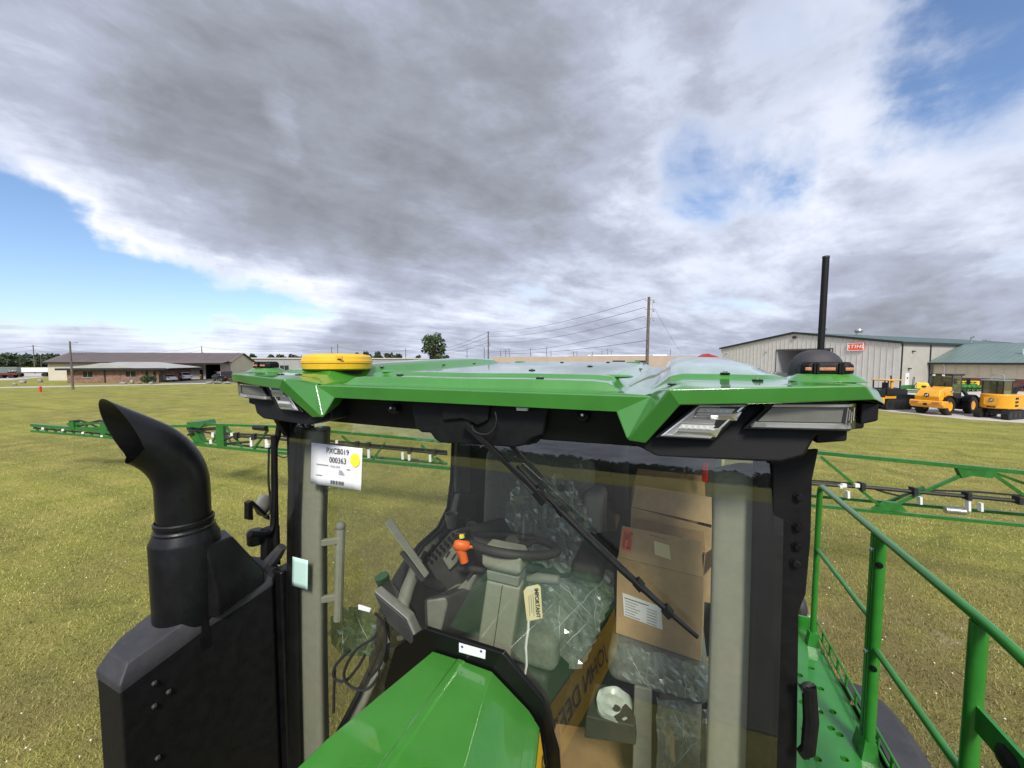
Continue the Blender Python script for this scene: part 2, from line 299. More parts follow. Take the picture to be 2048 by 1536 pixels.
# ------------------------------------------------------------------ mesh helpers
class G:
    def __init__(s): s.v = []; s.f = []
    def add(s, vs, fs):
        k = len(s.v); s.v += [tuple(p) for p in vs]; s.f += [tuple(i + k for i in f) for f in fs]; return s
    def poly(s, pts): return s.add(pts, [tuple(range(len(pts)))])
    def box(s, a, b):
        x0, y0, z0 = a; x1, y1, z1 = b
        return s.add([(x0,y0,z0),(x1,y0,z0),(x1,y1,z0),(x0,y1,z0),(x0,y0,z1),(x1,y0,z1),(x1,y1,z1),(x0,y1,z1)], [(0,3,2,1),(4,5,6,7),(0,1,5,4),(1,2,6,5),(2,3,7,6),(3,0,4,7)])
    def obox(s, c, ex, ey, ez):                            # oriented box from centre and half-vectors
        c, ex, ey, ez = map(Vector, (c, ex, ey, ez))
        vs = [c + ex*i + ey*j + ez*k for k in (-1, 1) for (i, j) in ((-1,-1),(1,-1),(1,1),(-1,1))]
        return s.add(vs, [(0,3,2,1),(4,5,6,7),(0,1,5,4),(1,2,6,5),(2,3,7,6),(3,0,4,7)])
    def prism(s, pts, off):
        n = len(pts); off = Vector(off); q = [Vector(p) for p in pts]
        return s.add(q + [p + off for p in q], [tuple(range(n))[::-1], tuple(range(n, 2*n))] + [(i, (i+1) % n, n + (i+1) % n, n + i) for i in range(n)])
    def loft(s, rings, caps=True, closed=True):
        n = len(rings[0]); vs = [p for r in rings for p in r]; fs = []
        for i in range(len(rings) - 1):
            for j in range(n if closed else n - 1):
                a = i*n + j; b = i*n + (j+1) % n; fs.append((a, b, b + n, a + n))
        if caps: fs += [tuple(range(n))[::-1], tuple(range((len(rings)-1)*n, len(rings)*n))]
        return s.add(vs, fs)
    def tube(s, path, r, n=8, caps=True, sq=False):
        P = [Vector(p) for p in path]; rings = []; up = None
        for i, p in enumerate(P):
            t = (P[min(i+1, len(P)-1)] - P[max(i-1, 0)]).normalized()
            if up is None: up = Vector((0,0,1)) if abs(t.z) < 0.9 else Vector((0,1,0))
            a = (up - t * up.dot(t)).normalized(); b = t.cross(a); up = a
            rr = r[i] if isinstance(r, (list, tuple)) else r
            o = PI/4 if n == 4 else 0.0
            rings.append([p + a*(rr*math.cos(o + 2*PI*k/n)) + b*(rr*math.sin(o + 2*PI*k/n)) for k in range(n)])
        return s.loft(rings, caps)
    def lathe(s, c, prof, n=24, axis=(0,0,1), caps=True):  # prof: (radius, height along the axis)
        ax = Vector(axis).normalized(); a = ax.orthogonal().normalized(); b = ax.cross(a); c = Vector(c)
        return s.loft([[c + ax*h + a*(r*math.cos(2*PI*k/n)) + b*(r*math.sin(2*PI*k/n)) for k in range(n)] for r, h in prof], caps)
    def ball(s, c, r, n=8, m=6, sq=(1,1,1)):
        rings = []
        for i in range(1, m):
            th = PI*i/m; rings.append([(c[0]+r*sq[0]*math.sin(th)*math.cos(2*PI*k/n), c[1]+r*sq[1]*math.sin(th)*math.sin(2*PI*k/n), c[2]+r*sq[2]*math.cos(th)) for k in range(n)])
        return s.loft(rings)
def smooth_path(pts, n=6):                                         # smooth curve through the points
    P = [Vector(p) for p in pts]; out = []
    for i in range(len(P)-1):
        a, b, c, d = P[max(i-1,0)], P[i], P[i+1], P[min(i+2,len(P)-1)]
        for k in range(n):
            t = k/n; out.append(.5*((2*b) + (c-a)*t + (2*a-5*b+4*c-d)*t*t + (3*b-a-3*c+d)*t**3))
    return out + [P[-1]]
def cyl(p, q, r, n=10): return G().tube([p, q], r, n)
WM = {}
def reg(o, m): WM[o.name] = m
def setparent(o, parent):
    if parent is not None:
        o.parent = parent; o.matrix_parent_inverse = WM.get(parent.name, Matrix()).inverted()
def obj(name, g, m, parent=None, bevel=0.0, smooth=35, seg=2, loc=None, thick=0.0):
    me = bpy.data.meshes.new(name); me.from_pydata(g.v, [], g.f)
    bm = bmesh.new(); bm.from_mesh(me); bmesh.ops.remove_doubles(bm, verts=bm.verts, dist=1e-6); bmesh.ops.recalc_face_normals(bm, faces=bm.faces); bm.to_mesh(me); bm.free()
    if smooth:
        me.polygons.foreach_set('use_smooth', [True]*len(me.polygons)); me.set_sharp_from_angle(angle=math.radians(smooth))
    me.materials.append(MATS[m]); o = bpy.data.objects.new(name, me); COL.objects.link(o)
    if thick:
        md = o.modifiers.new('t', 'SOLIDIFY'); md.thickness = thick; md.offset = 0
    if bevel:
        md = o.modifiers.new('b', 'BEVEL'); md.width = bevel; md.segments = seg; md.limit_method = 'ANGLE'; md.angle_limit = math.radians(32); md.use_clamp_overlap = True; md.harden_normals = True
    M = Matrix.Translation(loc) if loc is not None else Matrix()
    if loc is not None: o.location = loc
    reg(o, M); setparent(o, parent); return o
def dup(o, parent, M):
    c = o.copy(); COL.objects.link(c); c.parent = None; c.matrix_parent_inverse = Matrix(); c.matrix_world = M; reg(c, M); 
    if parent is not None: setparent(c, parent); c.matrix_basis = M
    return c
def tag(o, label, cat, group=None, kind=None):
    o['label'] = label; o['category'] = cat
    if group: o['group'] = group
    if kind: o['kind'] = kind
    return o
def thing(name, label, cat, loc=(0,0,0), group=None):
    o = bpy.data.objects.new(name, None); o.empty_display_size = 0.2; COL.objects.link(o); o.location = loc; reg(o, Matrix.Translation(loc))
    return tag(o, label, cat, group)
def struct(name, g, m, **k):
    o = obj(name, g, m, **k); o['kind'] = 'structure'; return o
def text(name, s, size, origin, ex, ey, m, parent=None, align='CENTER', thick=0.0, shear=0.0, space=1.0):
    cu = bpy.data.curves.new(name, 'FONT'); cu.body = s; cu.size = size; cu.align_x = align; cu.align_y = 'CENTER'; cu.extrude = thick; cu.shear = shear; cu.space_character = space; cu.resolution_u = 3
    cu.materials.append(MATS[m]); o = bpy.data.objects.new(name, cu); COL.objects.link(o)
    ex = Vector(ex).normalized(); ey = Vector(ey); ey = (ey - ex*ey.dot(ex)).normalized(); ez = ex.cross(ey)
    M = Matrix(((ex.x, ey.x, ez.x, origin[0]), (ex.y, ey.y, ez.y, origin[1]), (ex.z, ey.z, ez.z, origin[2]), (0,0,0,1)))
    o.matrix_world = M; reg(o, M)
    if parent is not None: setparent(o, parent); o.matrix_basis = M
    return o

# ------------------------------------------------------------------ ground, lot, roads
g = G(); R_ = 2500; n_ = 40
xs = [-R_, -600, -200, -80, -30, -10, 0, 10, 30, 80, 200, 600, R_]
vs = [(x, y, 0) for y in xs for x in xs]; k_ = len(xs)
g.add(vs, [(j*k_+i, j*k_+i+1, (j+1)*k_+i+1, (j+1)*k_+i) for j in range(k_-1) for i in range(k_-1)])
struct('ground', g, 'ground', smooth=0)

class Fr:
    """building frame: origin on the ground, e1 along the front wall, e2 away from the camera"""
    def __init__(s, A, B):
        s.o = Vector(A); d = Vector(B) - s.o; s.L = d.length; s.e1 = d.normalized(); s.e2 = Vector((-s.e1.y, s.e1.x, 0))
        if s.e2.dot(s.o) < 0: s.e2 = -s.e2
    def p(s, a, b, z): q = s.o + s.e1*a + s.e2*b; return Vector((q.x, q.y, z))
    def hit(s, px, py, b=0.0):
        d = ray(px, py); q = s.o + s.e2*b; t = (q - C0).dot(s.e2) / d.dot(s.e2); h = C0 + d*t
        return (h - s.o).dot(s.e1), h.z
    def slab(s, g, a0, a1, z0, z1, b0, b1):
        return g.prism([s.p(a0,b0,z0), s.p(a1,b0,z0), s.p(a1,b0,z1), s.p(a0,b0,z1)], s.e2*(b1-b0))

# --- left: road, drive, parking apron
a0, a1 = gnd(-300, 49), gnd(560, 71)
e = (a1-a0).normalized(); nn = Vector((-e.y, e.x, 0)); nn = nn if nn.dot(a0) > 0 else -nn
q0 = a0 - e*120; q1 = a1 + e*60
g = G(); seg = 24
for i in range(seg + 1):
    p = q0.lerp(q1, i/seg); g.v += [tuple(p + Vector((0,0,.012))), tuple(p + nn*3.6 + Vector((0,0,.012)))]
g.f = [(2*i, 2*i+2, 2*i+3, 2*i+1) for i in range(seg)]
struct('road', g, 'concrete', smooth=0)
g = G(); g.poly([gnd(290, 69.5)+Vector((0,0,.024)), gnd(480, 68)+Vector((0,0,.024)), gnd(480, 92)+Vector((0,0,.024)), gnd(345, 82)+Vector((0,0,.024))])
struct('parking_apron', g, 'asphalt', smooth=0)
g = G(); g.poly([gnd(-250, 66)+Vector((0,0,.02)), gnd(20, 78)+Vector((0,0,.02)), gnd(100, 95)+Vector((0,0,.02)), gnd(98, 130)+Vector((0,0,.02)), gnd(-300, 120)+Vector((0,0,.02))])
struct('yard_path', g, 'concrete', smooth=0)

g = G(); g.poly([(-70,-46,.012),(70,-40,.012),(70,-2.4,.012),(-70,-3.0,.012)]); struct('asphalt_yard', g, 'asphalt_dark', smooth=0)  # unseen asphalt added behind the camera to darken what the windshield mirrors
# --- right: gravel and concrete lot, its front edge beside the lawn
g = G()
edge = [gnd(1500, 37.5), gnd(1700, 32.0), gnd(1760, 30.4), gnd(1850, 27.6), gnd(1950, 25.4), gnd(2060, 24.0), gnd(2300, 21)]
def wob(p, k): return p + Vector((mnoise.noise(p*0.9)*k, mnoise.noise(p*0.9+Vector((7,3,1)))*k, 0.012))
fine_edge = []
for i in range(len(edge)-1):
    for t in range(10): fine_edge.append(wob(edge[i].lerp(edge[i+1], t/10), 0.35))
fine_edge.append(edge[-1] + Vector((0,0,.012)))
back = [gnd(2600, 60)+Vector((0,0,.012)), gnd(2200, 110)+Vector((0,0,.012)), gnd(1400, 110)+Vector((0,0,.012))]
g.poly(fine_edge + back); struct('gravel_lot', g, 'lot', smooth=0)

# ------------------------------------------------------------------ left buildings
A = Fr(gnd(98, 77), gnd(463, 84))
t = thing('metal_workshop', 'long cream metal workshop with brown roof and open overhead door, far left', 'building', A.o)
EZ = 3.7; RZ = 5.6; DEP = 11.0; LW = A.L
d0, _ = A.hit(411, 745); d1, _ = A.hit(441, 745); dz = A.hit(411, 729)[1]
g = G(); A.slab(g, 0, d0, 0, EZ, 0, .15); A.slab(g, d1, LW, 0, EZ, 0, .15); A.slab(g, d0, d1, dz, EZ, 0, .15)
A.slab(g, 0, LW, 0, EZ, DEP-.15, DEP)
for a in (0, LW-.15): g.prism([A.p(a,0.16,0), A.p(a,DEP-.16,0), A.p(a,DEP-.16,EZ), A.p(a,DEP/2,RZ-.06), A.p(a,0.16,EZ)], A.e1*.15)
wl = obj('wall', g, 'wall_cream', t)
g = G()
for sgn in (0, 1):
    b0 = -.6 if sgn == 0 else DEP+.6; z0 = EZ-.12
    g.prism([A.p(-.5,b0,z0), A.p(LW+.5,b0,z0), A.p(LW+.5,DEP/2,RZ), A.p(-.5,DEP/2,RZ)], (0,0,.12))
rf = obj('roof', g, 'roof_brown', t)
g = G()
for k in range(1, 48):
    a = LW*k/48; g.tube([A.p(a,-.55,EZ+.03), A.p(a,DEP/2,RZ+.15)], .035, 4)
sm = obj('roof_ribs', g, 'roof_brown', rf); 
g = G(); A.slab(g, -.5, LW+.5, EZ-.3, EZ-.02, -.72, -.61); obj('fascia', g, 'trim_dark', rf)
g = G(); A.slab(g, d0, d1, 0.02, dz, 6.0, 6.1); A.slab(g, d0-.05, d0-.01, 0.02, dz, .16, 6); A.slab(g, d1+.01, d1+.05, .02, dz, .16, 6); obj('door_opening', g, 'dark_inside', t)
g = G(); g.prism([A.p(A.hit(333,724)[0],-3.0,EZ-.25), A.p(A.hit(460,724)[0],-3.0,EZ-.25), A.p(A.hit(460,724)[0],-.1,EZ+.15), A.p(A.hit(333,724)[0],-.1,EZ+.15)], (0,0,.1)); obj('porch_roof', g, 'roof_brown', t)
c0, c1 = A.hit(357, 740)[0], A.hit(408, 740)[0]
g = G(); g.prism([A.p(c0,-1.6,2.35), A.p(c1,-1.6,2.35), A.p(c1,-.02,2.75), A.p(c0,-.02,2.75)], (0,0,.12)); obj('canopy', g, 'roof_brown', t)
g = G(); A.slab(g, A.hit(361,750)[0], A.hit(374,750)[0], 1.0, 2.1, -.04, -.01); obj('window', g, 'car_glass', t)
g = G(); A.slab(g, A.hit(400,750)[0], A.hit(406.5,750)[0], .05, 2.05, -.05, -.01); dd = obj('door', g, 'trim_dark', t)
g = G(); g.lathe(A.p(A.hit(408,750)[0], -1.2, 0), [(.08,0),(.08,1.0),(.03,1.06)], 8); obj('bollard', g, 'machine_yellow', t)
for px in (345, 478/1.04): 
    g = G(); g.tube([A.p(A.hit(px,740)[0],-.08,.1), A.p(A.hit(px,740)[0],-.08,EZ-.3)], .06, 4); obj('downspout', g, 'wall_grey', t)

Bk = Fr(gnd(135, 67.5), gnd(318, 70))
t = thing('brick_office', 'low brick office with pale hipped roof in front of the metal workshop', 'building', Bk.o)
L = Bk.L; D = 9.0; H = 2.28
g = G(); Bk.slab(g, 0, L, 0, H, 0, .2); Bk.slab(g, 0, .2, 0, H, .21, D); Bk.slab(g, L-.2, L, 0, H, .21, D); Bk.slab(g, 0, L, 0, H, D+.01, D+.2)
obj('wall', g, 'brick', t)
L2 = Bk.hit(340, 740)[0]
ev = [Bk.p(-.9,-.9,H+.34), Bk.p(L2,-.9,H+.34), Bk.p(L2,D+.9,H+.34), Bk.p(-.9,D+.9,H+.34)]
r0, r1 = Bk.p(4.6, D/2, 3.72), Bk.p(L2-4.6, D/2, 3.72)
g = G(); g.add(ev + [r0, r1], [(0,1,5,4), (1,2,5), (2,3,4,5), (3,0,4), (0,3,2,1)]); rf = obj('roof', g, 'roof_pale', t)
g = G(); g.prism([Bk.p(-.95,-.95,H+.0), Bk.p(L2+.05,-.95,H), Bk.p(L2+.05,-.95,H+.36), Bk.p(-.95,-.95,H+.36)], Bk.e2*.05); g.prism([Bk.p(-.95,-.9,H+.05), Bk.p(L2,-.9,H+.05), Bk.p(L2,D,H+.05), Bk.p(-.95,D,H+.05)], (0,0,.03)); obj('fascia', g, 'trim_dark', rf)
pa, pb, pc = Bk.hit(148,734)[0], Bk.hit(211,734)[0], Bk.hit(272,734)[0]
g = G(); g.prism([Bk.p(pa,-1.0,H+.38), Bk.p(pc,-1.0,H+.38), Bk.p(pb,-1.0,3.55)], Bk.e2*(D/2)); obj('porch_gable', g, 'roof_pale', rf)
for x0, x1 in ((166.5,185), (252,271)):
    q0, q1 = Bk.hit(x0,750)[0], Bk.hit(x1,750)[0]
    g = G(); Bk.slab(g, q0, q1, 1.05, 2.0, -.03, -.005); wn = obj('window', g, 'car_glass', t)
    g = G(); Bk.slab(g, q0-.08, q1+.08, .95, 1.05, -.09, -.006); Bk.slab(g, (q0+q1)/2-.03, (q0+q1)/2+.03, 1.06, 2.0, -.06, -.031); obj('sill', g, 'wall_grey', wn)
for x0, x1 in ((291,296.5), (307,312), (322,326)):
    q0, q1 = Bk.hit(x0,750)[0], Bk.hit(x1,750)[0]
    g = G(); Bk.slab(g, q0, q1, .35, 2.1, -.03, -.005); obj('entrance_glass', g, 'car_glass', t)
for px in (210, 331):
    q = Bk.hit(px,750)[0]; g = G(); g.tube([Bk.p(q,-.1,0), Bk.p(q,-.1,H+.1)], .07, 6); obj('downspout', g, 'trim_dark', t)

Fg = Fr(gnd(470, 108), gnd(860, 135))
t = thing('grey_warehouse', 'long plain grey warehouse behind the cab roof, left of centre', 'building', Fg.o)
g = G(); Fg.slab(g, 0, Fg.L, 0, hz(715, 108)-.35, 0, 20); obj('wall', g, 'wall_grey', t)
g = G(); Fg.slab(g, -.3, Fg.L+.3, hz(715, 108)-.34, hz(715, 108), -.3, 20.3); obj('roof', g, 'siding', t)
for k in range(1, 14):
    g = G(); Fg.slab(g, Fg.L*k/14, Fg.L*k/14+.12, 0, hz(715,108)-.4, -.06, -.01); obj('pilaster', g, 'wall_grey', t)
for px in (505, 560): 
    q = Fg.hit(px, 735)[0]; g = G(); Fg.slab(g, q, q+2.2, .1, 2.6, -.05, -.012); obj('loading_door', g, 'trim_dark', t)
Ft = Fr(gnd(985, 175), gnd(1440, 150))
t = thing('tan_warehouse', 'long flat tan warehouse on the horizon behind the roof', 'building', Ft.o)
zt = hz(711.5, 160)
for a, b, z in ((0, .37, zt-.3), (.37, .78, zt), (.78, 1.0, zt-.15)):
    g = G(); Ft.slab(g, Ft.L*a, Ft.L*b-.02, 0, z, 0, 30); obj('wall', g, 'wall_tan', t)
g = G(); Ft.slab(g, Ft.L*.45, Ft.L*.8, zt+.02, zt+.5, 8, 30); obj('roof_parapet', g, 'sign_white', t)
for px in (1225, 1270): q = Ft.hit(px,722)[0]; g = G(); Ft.slab(g, q, q+5, .1, hz(721,160), -.08, -.01); obj('loading_door', g, 'trim_dark', t)
for k, px in enumerate((1090, 1180, 1300)): q = Ft.hit(px,715)[0]; g = G(); Ft.slab(g, q, q+1.2, zt+.0, zt+.35, 2, 3.2); obj('roof_vent', g, 'wall_grey', t)
Frd = Fr(gnd(1400, 130), gnd(1442, 128))
t = thing('red_barn', 'small red gabled barn roof just left of the ribbed shop', 'building', Frd.o)
q0, q1, q2 = Frd.hit(1404,715)[0], Frd.hit(1416,707)[0], Frd.hit(1440,716)[0]
g = G(); Frd.slab(g, q0, q2, 0, hz(715,130), 0, 12); obj('wall', g, 'roof_red', t)
g = G(); g.prism([Frd.p(q0-.4,-.3,hz(715,130)), Frd.p(q2+.4,-.3,hz(716,130)), Frd.p(q1,-.3,hz(707,130))], Frd.e2*12.6); obj('roof', g, 'roof_red', t)

# white semi trailer and the trucks near it
Tr = Fr(gnd(12, 92), gnd(97, 96))
t = thing('box_trailer', 'long white box trailer parked left of the metal workshop', 'trailer', Tr.o)
g = G(); Tr.slab(g, 0, Tr.L+3, 1.15, hz(735.5,93), 0, 2.5); obj('body', g, 'car_white', t, bevel=.03)
for a in (.6, 1.8, Tr.L-.6, Tr.L+.8):
    for b in (.2, 2.2): g = G(); g.lathe(Tr.p(a,b,.5), [(.5,-.15),(.5,.15)], 14, Tr.e2); obj('wheel', g, 'rubber', t)
g = G(); Tr.slab(g, .2, Tr.L+2.8, .95, 1.14, .3, 2.2); obj('chassis', g, 'trim_dark', t)
for px, dd_, lab in ((8, 88, 'dark red flatbed truck at the far left edge, beside the white trailer'),):
    Q = Fr(gnd(-14, 86), gnd(36, 88)); t = thing('flatbed_truck', lab, 'truck', Q.o)
    g = G(); Q.slab(g, 0, Q.L, .75, 1.15, 0, 2.2); obj('bed', g, 'car_red', t)
    g = G(); Q.slab(g, Q.L-1.5, Q.L-.1, 1.16, 1.7, .1, 2.1); obj('cab', g, 'car_dark', t, bevel=.15)
    g = G(); Q.slab(g, .0, 3.6, 1.16, 2.5, .2, 2.0); obj('cargo_load', g, 'roof_office', t, bevel=.05)
    for a in (1.0, Q.L-1.0):
        for b in (.1, 2.1): g = G(); g.lathe(Q.p(a,b,.45), [(.45,-.14),(.45,.14)], 14, Q.e2); obj('wheel', g, 'rubber', t)

# ------------------------------------------------------------------ right: ribbed shop and office
S = Fr(Vector((9.3, 90.7, 0)), Vector((29.35, 70.65, 0)))
EZ, PZ = 6.5, 8.75; L = S.L
t = thing('ribbed_shop', 'large beige ribbed metal shop with green roof, red sign and open door', 'building', S.o)
def ztop(a): return EZ + (PZ-EZ)*(1-abs(a-L/2)/(L/2)) - .12
da, db = S.hit(1553, 720)[0], S.hit(1664, 720)[0]; dzt = S.hit(1553, 700.5)[1]
NP = 40
for k in range(NP):
    x0, x1 = L*k/NP, L*(k+1)/NP; zb = 0.0
    mid = (x0+x1)/2
    if da < mid < db: zb = dzt
    g = G(); g.prism([S.p(x0+.004,0,zb), S.p(x1-.004,0,zb), S.p(x1-.004,0,ztop(x1)), S.p(x0+.004,0,ztop(x0))], S.e2*.06)
    g.prism([S.p(x0+.01,-.055,zb), S.p(x0+.10,-.055,zb), S.p(x0+.10,-.055,ztop(x0)-.02), S.p(x0+.01,-.055,ztop(x0)-.02)], S.e2*.054)
    obj('wall_panel', g, 'siding', t, smooth=0)
DEP = 60.0
g = G(); S.slab(g, da-.02, da+.02, 0, dzt, .07, 10); S.slab(g, db-.02, db+.02, 0, dzt, .07, 10); S.slab(g, da, db, 0, dzt, 10, 10.1); S.slab(g, da, db, dzt, dzt+.05, .07, 10); obj('door_recess', g, 'wall_grey', t)
g = G(); S.slab(g, da-.12, da, 0, dzt+.12, -.09, -.06); S.slab(g, db, db+.12, 0, dzt+.12, -.09, -.06); S.slab(g, da+.002, db-.002, dzt, dzt+.12, -.09, -.06); obj('door_frame', g, 'trim_dark', t)
sx = S.p(L, 0, 0)
g = G()
for k in range(46):
    b0, b1 = .08 + k*1.3, .08 + (k+1)*1.3
    g.prism([S.p(L-.06,b0+.002,0), S.p(L-.06,b1-.002,0), S.p(L-.06,b1-.002,EZ-.1), S.p(L-.06,b0+.002,EZ-.1)], S.e1*.06)
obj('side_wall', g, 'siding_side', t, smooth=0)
for b in (0.28, 8.2/1.02, ): g = G(); g.prism([S.p(L+.001,b,0), S.p(L+.001,b+.16,0), S.p(L+.001,b+.16,EZ-.1), S.p(L+.001,b,EZ-.1)], S.e1*.12); obj('downspout', g, 'trim_dark', t)
g = G()
for sg in (0, 1):
    a0 = -.25 if sg == 0 else L+.25
    g.prism([S.p(a0,-.25,EZ-.05), S.p(L/2,-.25,PZ), S.p(L/2,DEP,PZ), S.p(a0,DEP,EZ-.05)], (0,0,.16))
rf = obj('roof', g, 'roof_green', t)
g = G()
for sg in (0, 1):
    a0 = -.28 if sg == 0 else L+.28
    g.prism([S.p(a0,-.30,EZ-.2), S.p(L/2,-.30,PZ-.15), S.p(L/2,-.30,PZ+.2), S.p(a0,-.30,EZ+.14)], S.e2*.045)
g.prism([S.p(L+.26,-.25,EZ-.22), S.p(L+.26,DEP,EZ-.22), S.p(L+.26,DEP,EZ+.1), S.p(L+.26,-.25,EZ+.1)], S.e1*.06)
obj('rake_trim', g, 'trim_dark', rf)
for px, py in ((1704.5, 668), (1767, 672)):               # turbine vents on the ridge
    b = 6 if px < 1750 else 17
    c = S.p(L/2+1.0, b, PZ+.0)
    g = G(); g.lathe(c, [(.42,0),(.42,.45),(.60,.55),(.66,.85),(.52,1.1),(.15,1.2)], 14); obj('roof_vent', g, 'steel', rf)
g = G(); g.tube([S.p(L-3,30,EZ+.5), S.p(L-3,30,EZ+1.5), S.p(L-2.6,30,EZ+1.7)], .12, 6); obj('vent_pipe', g, 'steel', rf)
qa, qz = S.hit(1590, 674.5); g = G(); g.prism([S.p(qa-.3,-.3,qz-.2), S.p(qa+.3,-.3,qz-.2), S.p(qa+.3,-.3,qz+.18), S.p(qa-.3,-.3,qz+.18)], S.e2*.25); obj('flood_light', g, 'trim_dark', t, bevel=.05)
for px, py in ((1454, 705), (1533, 703)):
    qa, qz = S.hit(px, py); g = G(); g.ball(S.p(qa,-.15,qz), .14); obj('wall_lamp', g, 'steel', t)
sdA = 3.4
g = G(); g.prism([S.p(L+.01,1.6,.1), S.p(L+.01,2.55,.1), S.p(L+.01,2.55,2.2), S.p(L+.01,1.6,2.2)], S.e1*.05); dd = obj('side_door', g, 'car_white', t)
g = G(); g.box((-.1,-.1,-.1),(.1,.1,.1)); obj('door_window', g, 'car_glass', dd, loc=S.p(L+.02,2.05,1.5))
for b, z in ((3.0, 5.2), (2.2, 2.75)): g = G(); g.prism([S.p(L+.01,b,z), S.p(L+.01,b+.45,z), S.p(L+.01,b+.45,z+.16), S.p(L+.01,b,z+.16)], S.e1*.25); obj('wall_light', g, 'trim_dark', t)
# sign: red board with a white word
s0, z1 = S.hit(1697, 686.5); s1, _ = S.hit(1729.5, 686.5); z0 = S.hit(1697, 701.5)[1]
sg = thing('shop_sign', 'red sign board with white lettering on the beige shop wall', 'sign', S.p(s0,-.2,z0))
g = G(); g.prism([S.p(s0,-.22,z0), S.p(s1,-.22,z0), S.p(s1,-.22,z1), S.p(s0,-.22,z1)], S.e2*.16); bd = obj('board', g, 'sign_red', sg)
g = G(); w_ = .06
for (x0,x1,y0,y1) in ((s0,s1,z0-.0,z0+w_),(s0,s1,z1-w_,z1),(s0,s0+w_,z0+w_,z1-w_),(s1-w_,s1,z0+w_,z1-w_)): S.slab(g,x0,x1,y0,y1,-.25,-.221)
obj('frame', g, 'sign_white', bd)
text('lettering', 'STIHL', (z1-z0)*.66, S.p((s0+s1)/2,-.235,(z0+z1)/2), S.e1, (0,0,1), 'sign_white', bd, thick=.01, shear=.22, space=1.16)
bpy.data.objects['lettering'].data.offset = .004

# office with green seamed roof
O = Fr(S.p(L+.4, 8.3, 0), S.p(L+26, 8.3, 0))
t = thing('office_wing', 'low office wing with green seamed roof and red brick base, far right', 'building', O.o)
EVZ, RG, DP = 3.62, 6.35, 9.0
for k in range(22):
    g = G(); O.slab(g, k*1.1+.003, k*1.1+1.097, 1.62, EVZ-.12, 0, .12); g.prism([O.p(k*1.1+.02,-.04,1.64), O.p(k*1.1+.10,-.04,1.64), O.p(k*1.1+.10,-.04,EVZ-.15), O.p(k*1.1+.02,-.04,EVZ-.15)], O.e2*.039); obj('wall_panel', g, 'siding_warm', t, smooth=0)
g = G(); O.slab(g, 0, 24, 0, 1.58, -.10, .12); br = obj('brick_base', g, 'brick_red', t)
g = G(); O.slab(g, 0, 24, 1.581, 1.63, -.14, -.005); obj('ledge', g, 'siding', br)
g = G(); g.prism([O.p(-.35,-.7,EVZ-.1), O.p(24.5,-.7,EVZ-.1), O.p(24.5,DP,RG), O.p(-.35,DP,RG)], (0,0,.14)); rf = obj('roof', g, 'roof_office', t)
for k in range(40):
    a = -.3 + k*.62; g = G(); g.tube([O.p(a,-.72,EVZ+.05), O.p(a,DP,RG+.15)], .035, 4); obj('roof_seam', g, 'roof_office', rf, smooth=0)
g = G(); O.slab(g, -.4, 24.6, EVZ-.22, EVZ+.06, -.80, -.70); obj('gutter', g, 'trim_dark', rf)
g = G(); g.tube([O.p(1.2,-.72,EVZ-.2), O.p(1.2,-.1,EVZ-.5), O.p(1.2,-.12,1.7)], .06, 6); obj('downspout', g, 'car_white', t)
g = G(); g.lathe(O.p(7.3,3.4,4.6), [(.16,0),(.16,.75),(.22,.76),(.22,.86),(.05,.9)], 10); obj('vent_pipe', g, 'car_white', rf)
Y2 = Fr(gnd(1930, 95), gnd(2120, 95))
t = thing('far_shed', 'distant pale gabled shed roof peeking above the office roof, far right', 'building', Y2.o)
q0, q1, q2 = Y2.hit(1938,687)[0], Y2.hit(1968,682.5)[0], Y2.hit(2060,689)[0]
g = G(); g.prism([Y2.p(q0,0,0), Y2.p(q2,0,0), Y2.p(q2,0,hz(690,95)), Y2.p(q1,0,hz(684,95)), Y2.p(q0,0,hz(688,95))], Y2.e2*14); obj('wall', g, 'siding', t)
g = G(); g.prism([Y2.p(q0-.5,-.4,hz(688,95)), Y2.p(q1,-.4,hz(684,95)), Y2.p(q1,14,hz(684,95)), Y2.p(q0-.5,14,hz(688,95))], (0,0,.2)); g.prism([Y2.p(q1,-.4,hz(684,95)), Y2.p(q2,-.4,hz(690,95)), Y2.p(q2,14,hz(690,95)), Y2.p(q1,14,hz(684,95))], (0,0,.2)); obj('roof', g, 'trim_dark', t)
g = G(); g.lathe(Y2.p(Y2.hit(1992,684)[0],2,hz(687,95)), [(.5,0),(.5,.5),(.7,.6),(.7,1.0),(.2,1.15)], 12); obj('roof_vent', g, 'steel', t)

# ------------------------------------------------------------------ poles and wires
def pole(px, ytop, D, lab, arms=(), r=.13, lean=0.0, ybase=None, group='utility poles along the horizon', extra=None):
    tp = atD(px, ytop, D); top = tp.z; b = Vector((tp.x - lean*RT.x, tp.y - lean*RT.y, 0)); t = thing('utility_pole', lab, 'pole', b, group)
    obj('shaft', G().tube([b, b.lerp(tp, .5), tp], [r, r*.88, r*.72], 10), 'wood_pole', t)
    for (dz, hw, ins) in arms:
        c = b.lerp(tp, 1-dz/top); g = G(); g.obox(c, RT*hw, Vector((-RT.y,RT.x,0))*.05, (0,0,.055)); a = obj('crossarm', g, 'wood_pole', t)
        if ins:
            for sx_ in (-.9, -.45, .45, .9):
                q = c + RT*(hw*sx_); obj('insulator', G().lathe(q, [(.03,.05),(.05,.1),(.03,.14),(.05,.18),(.02,.24)], 6), 'steel', a)
    if extra == 'can':
        c = b.lerp(tp, .72) + RT*.32; obj('transformer', G().lathe(c, [(.05,-.42),(.2,-.4),(.2,.38),(.1,.44)], 10), 'wall_grey', t)
    return t, tp
D1, D2 = 42.0, 95.0
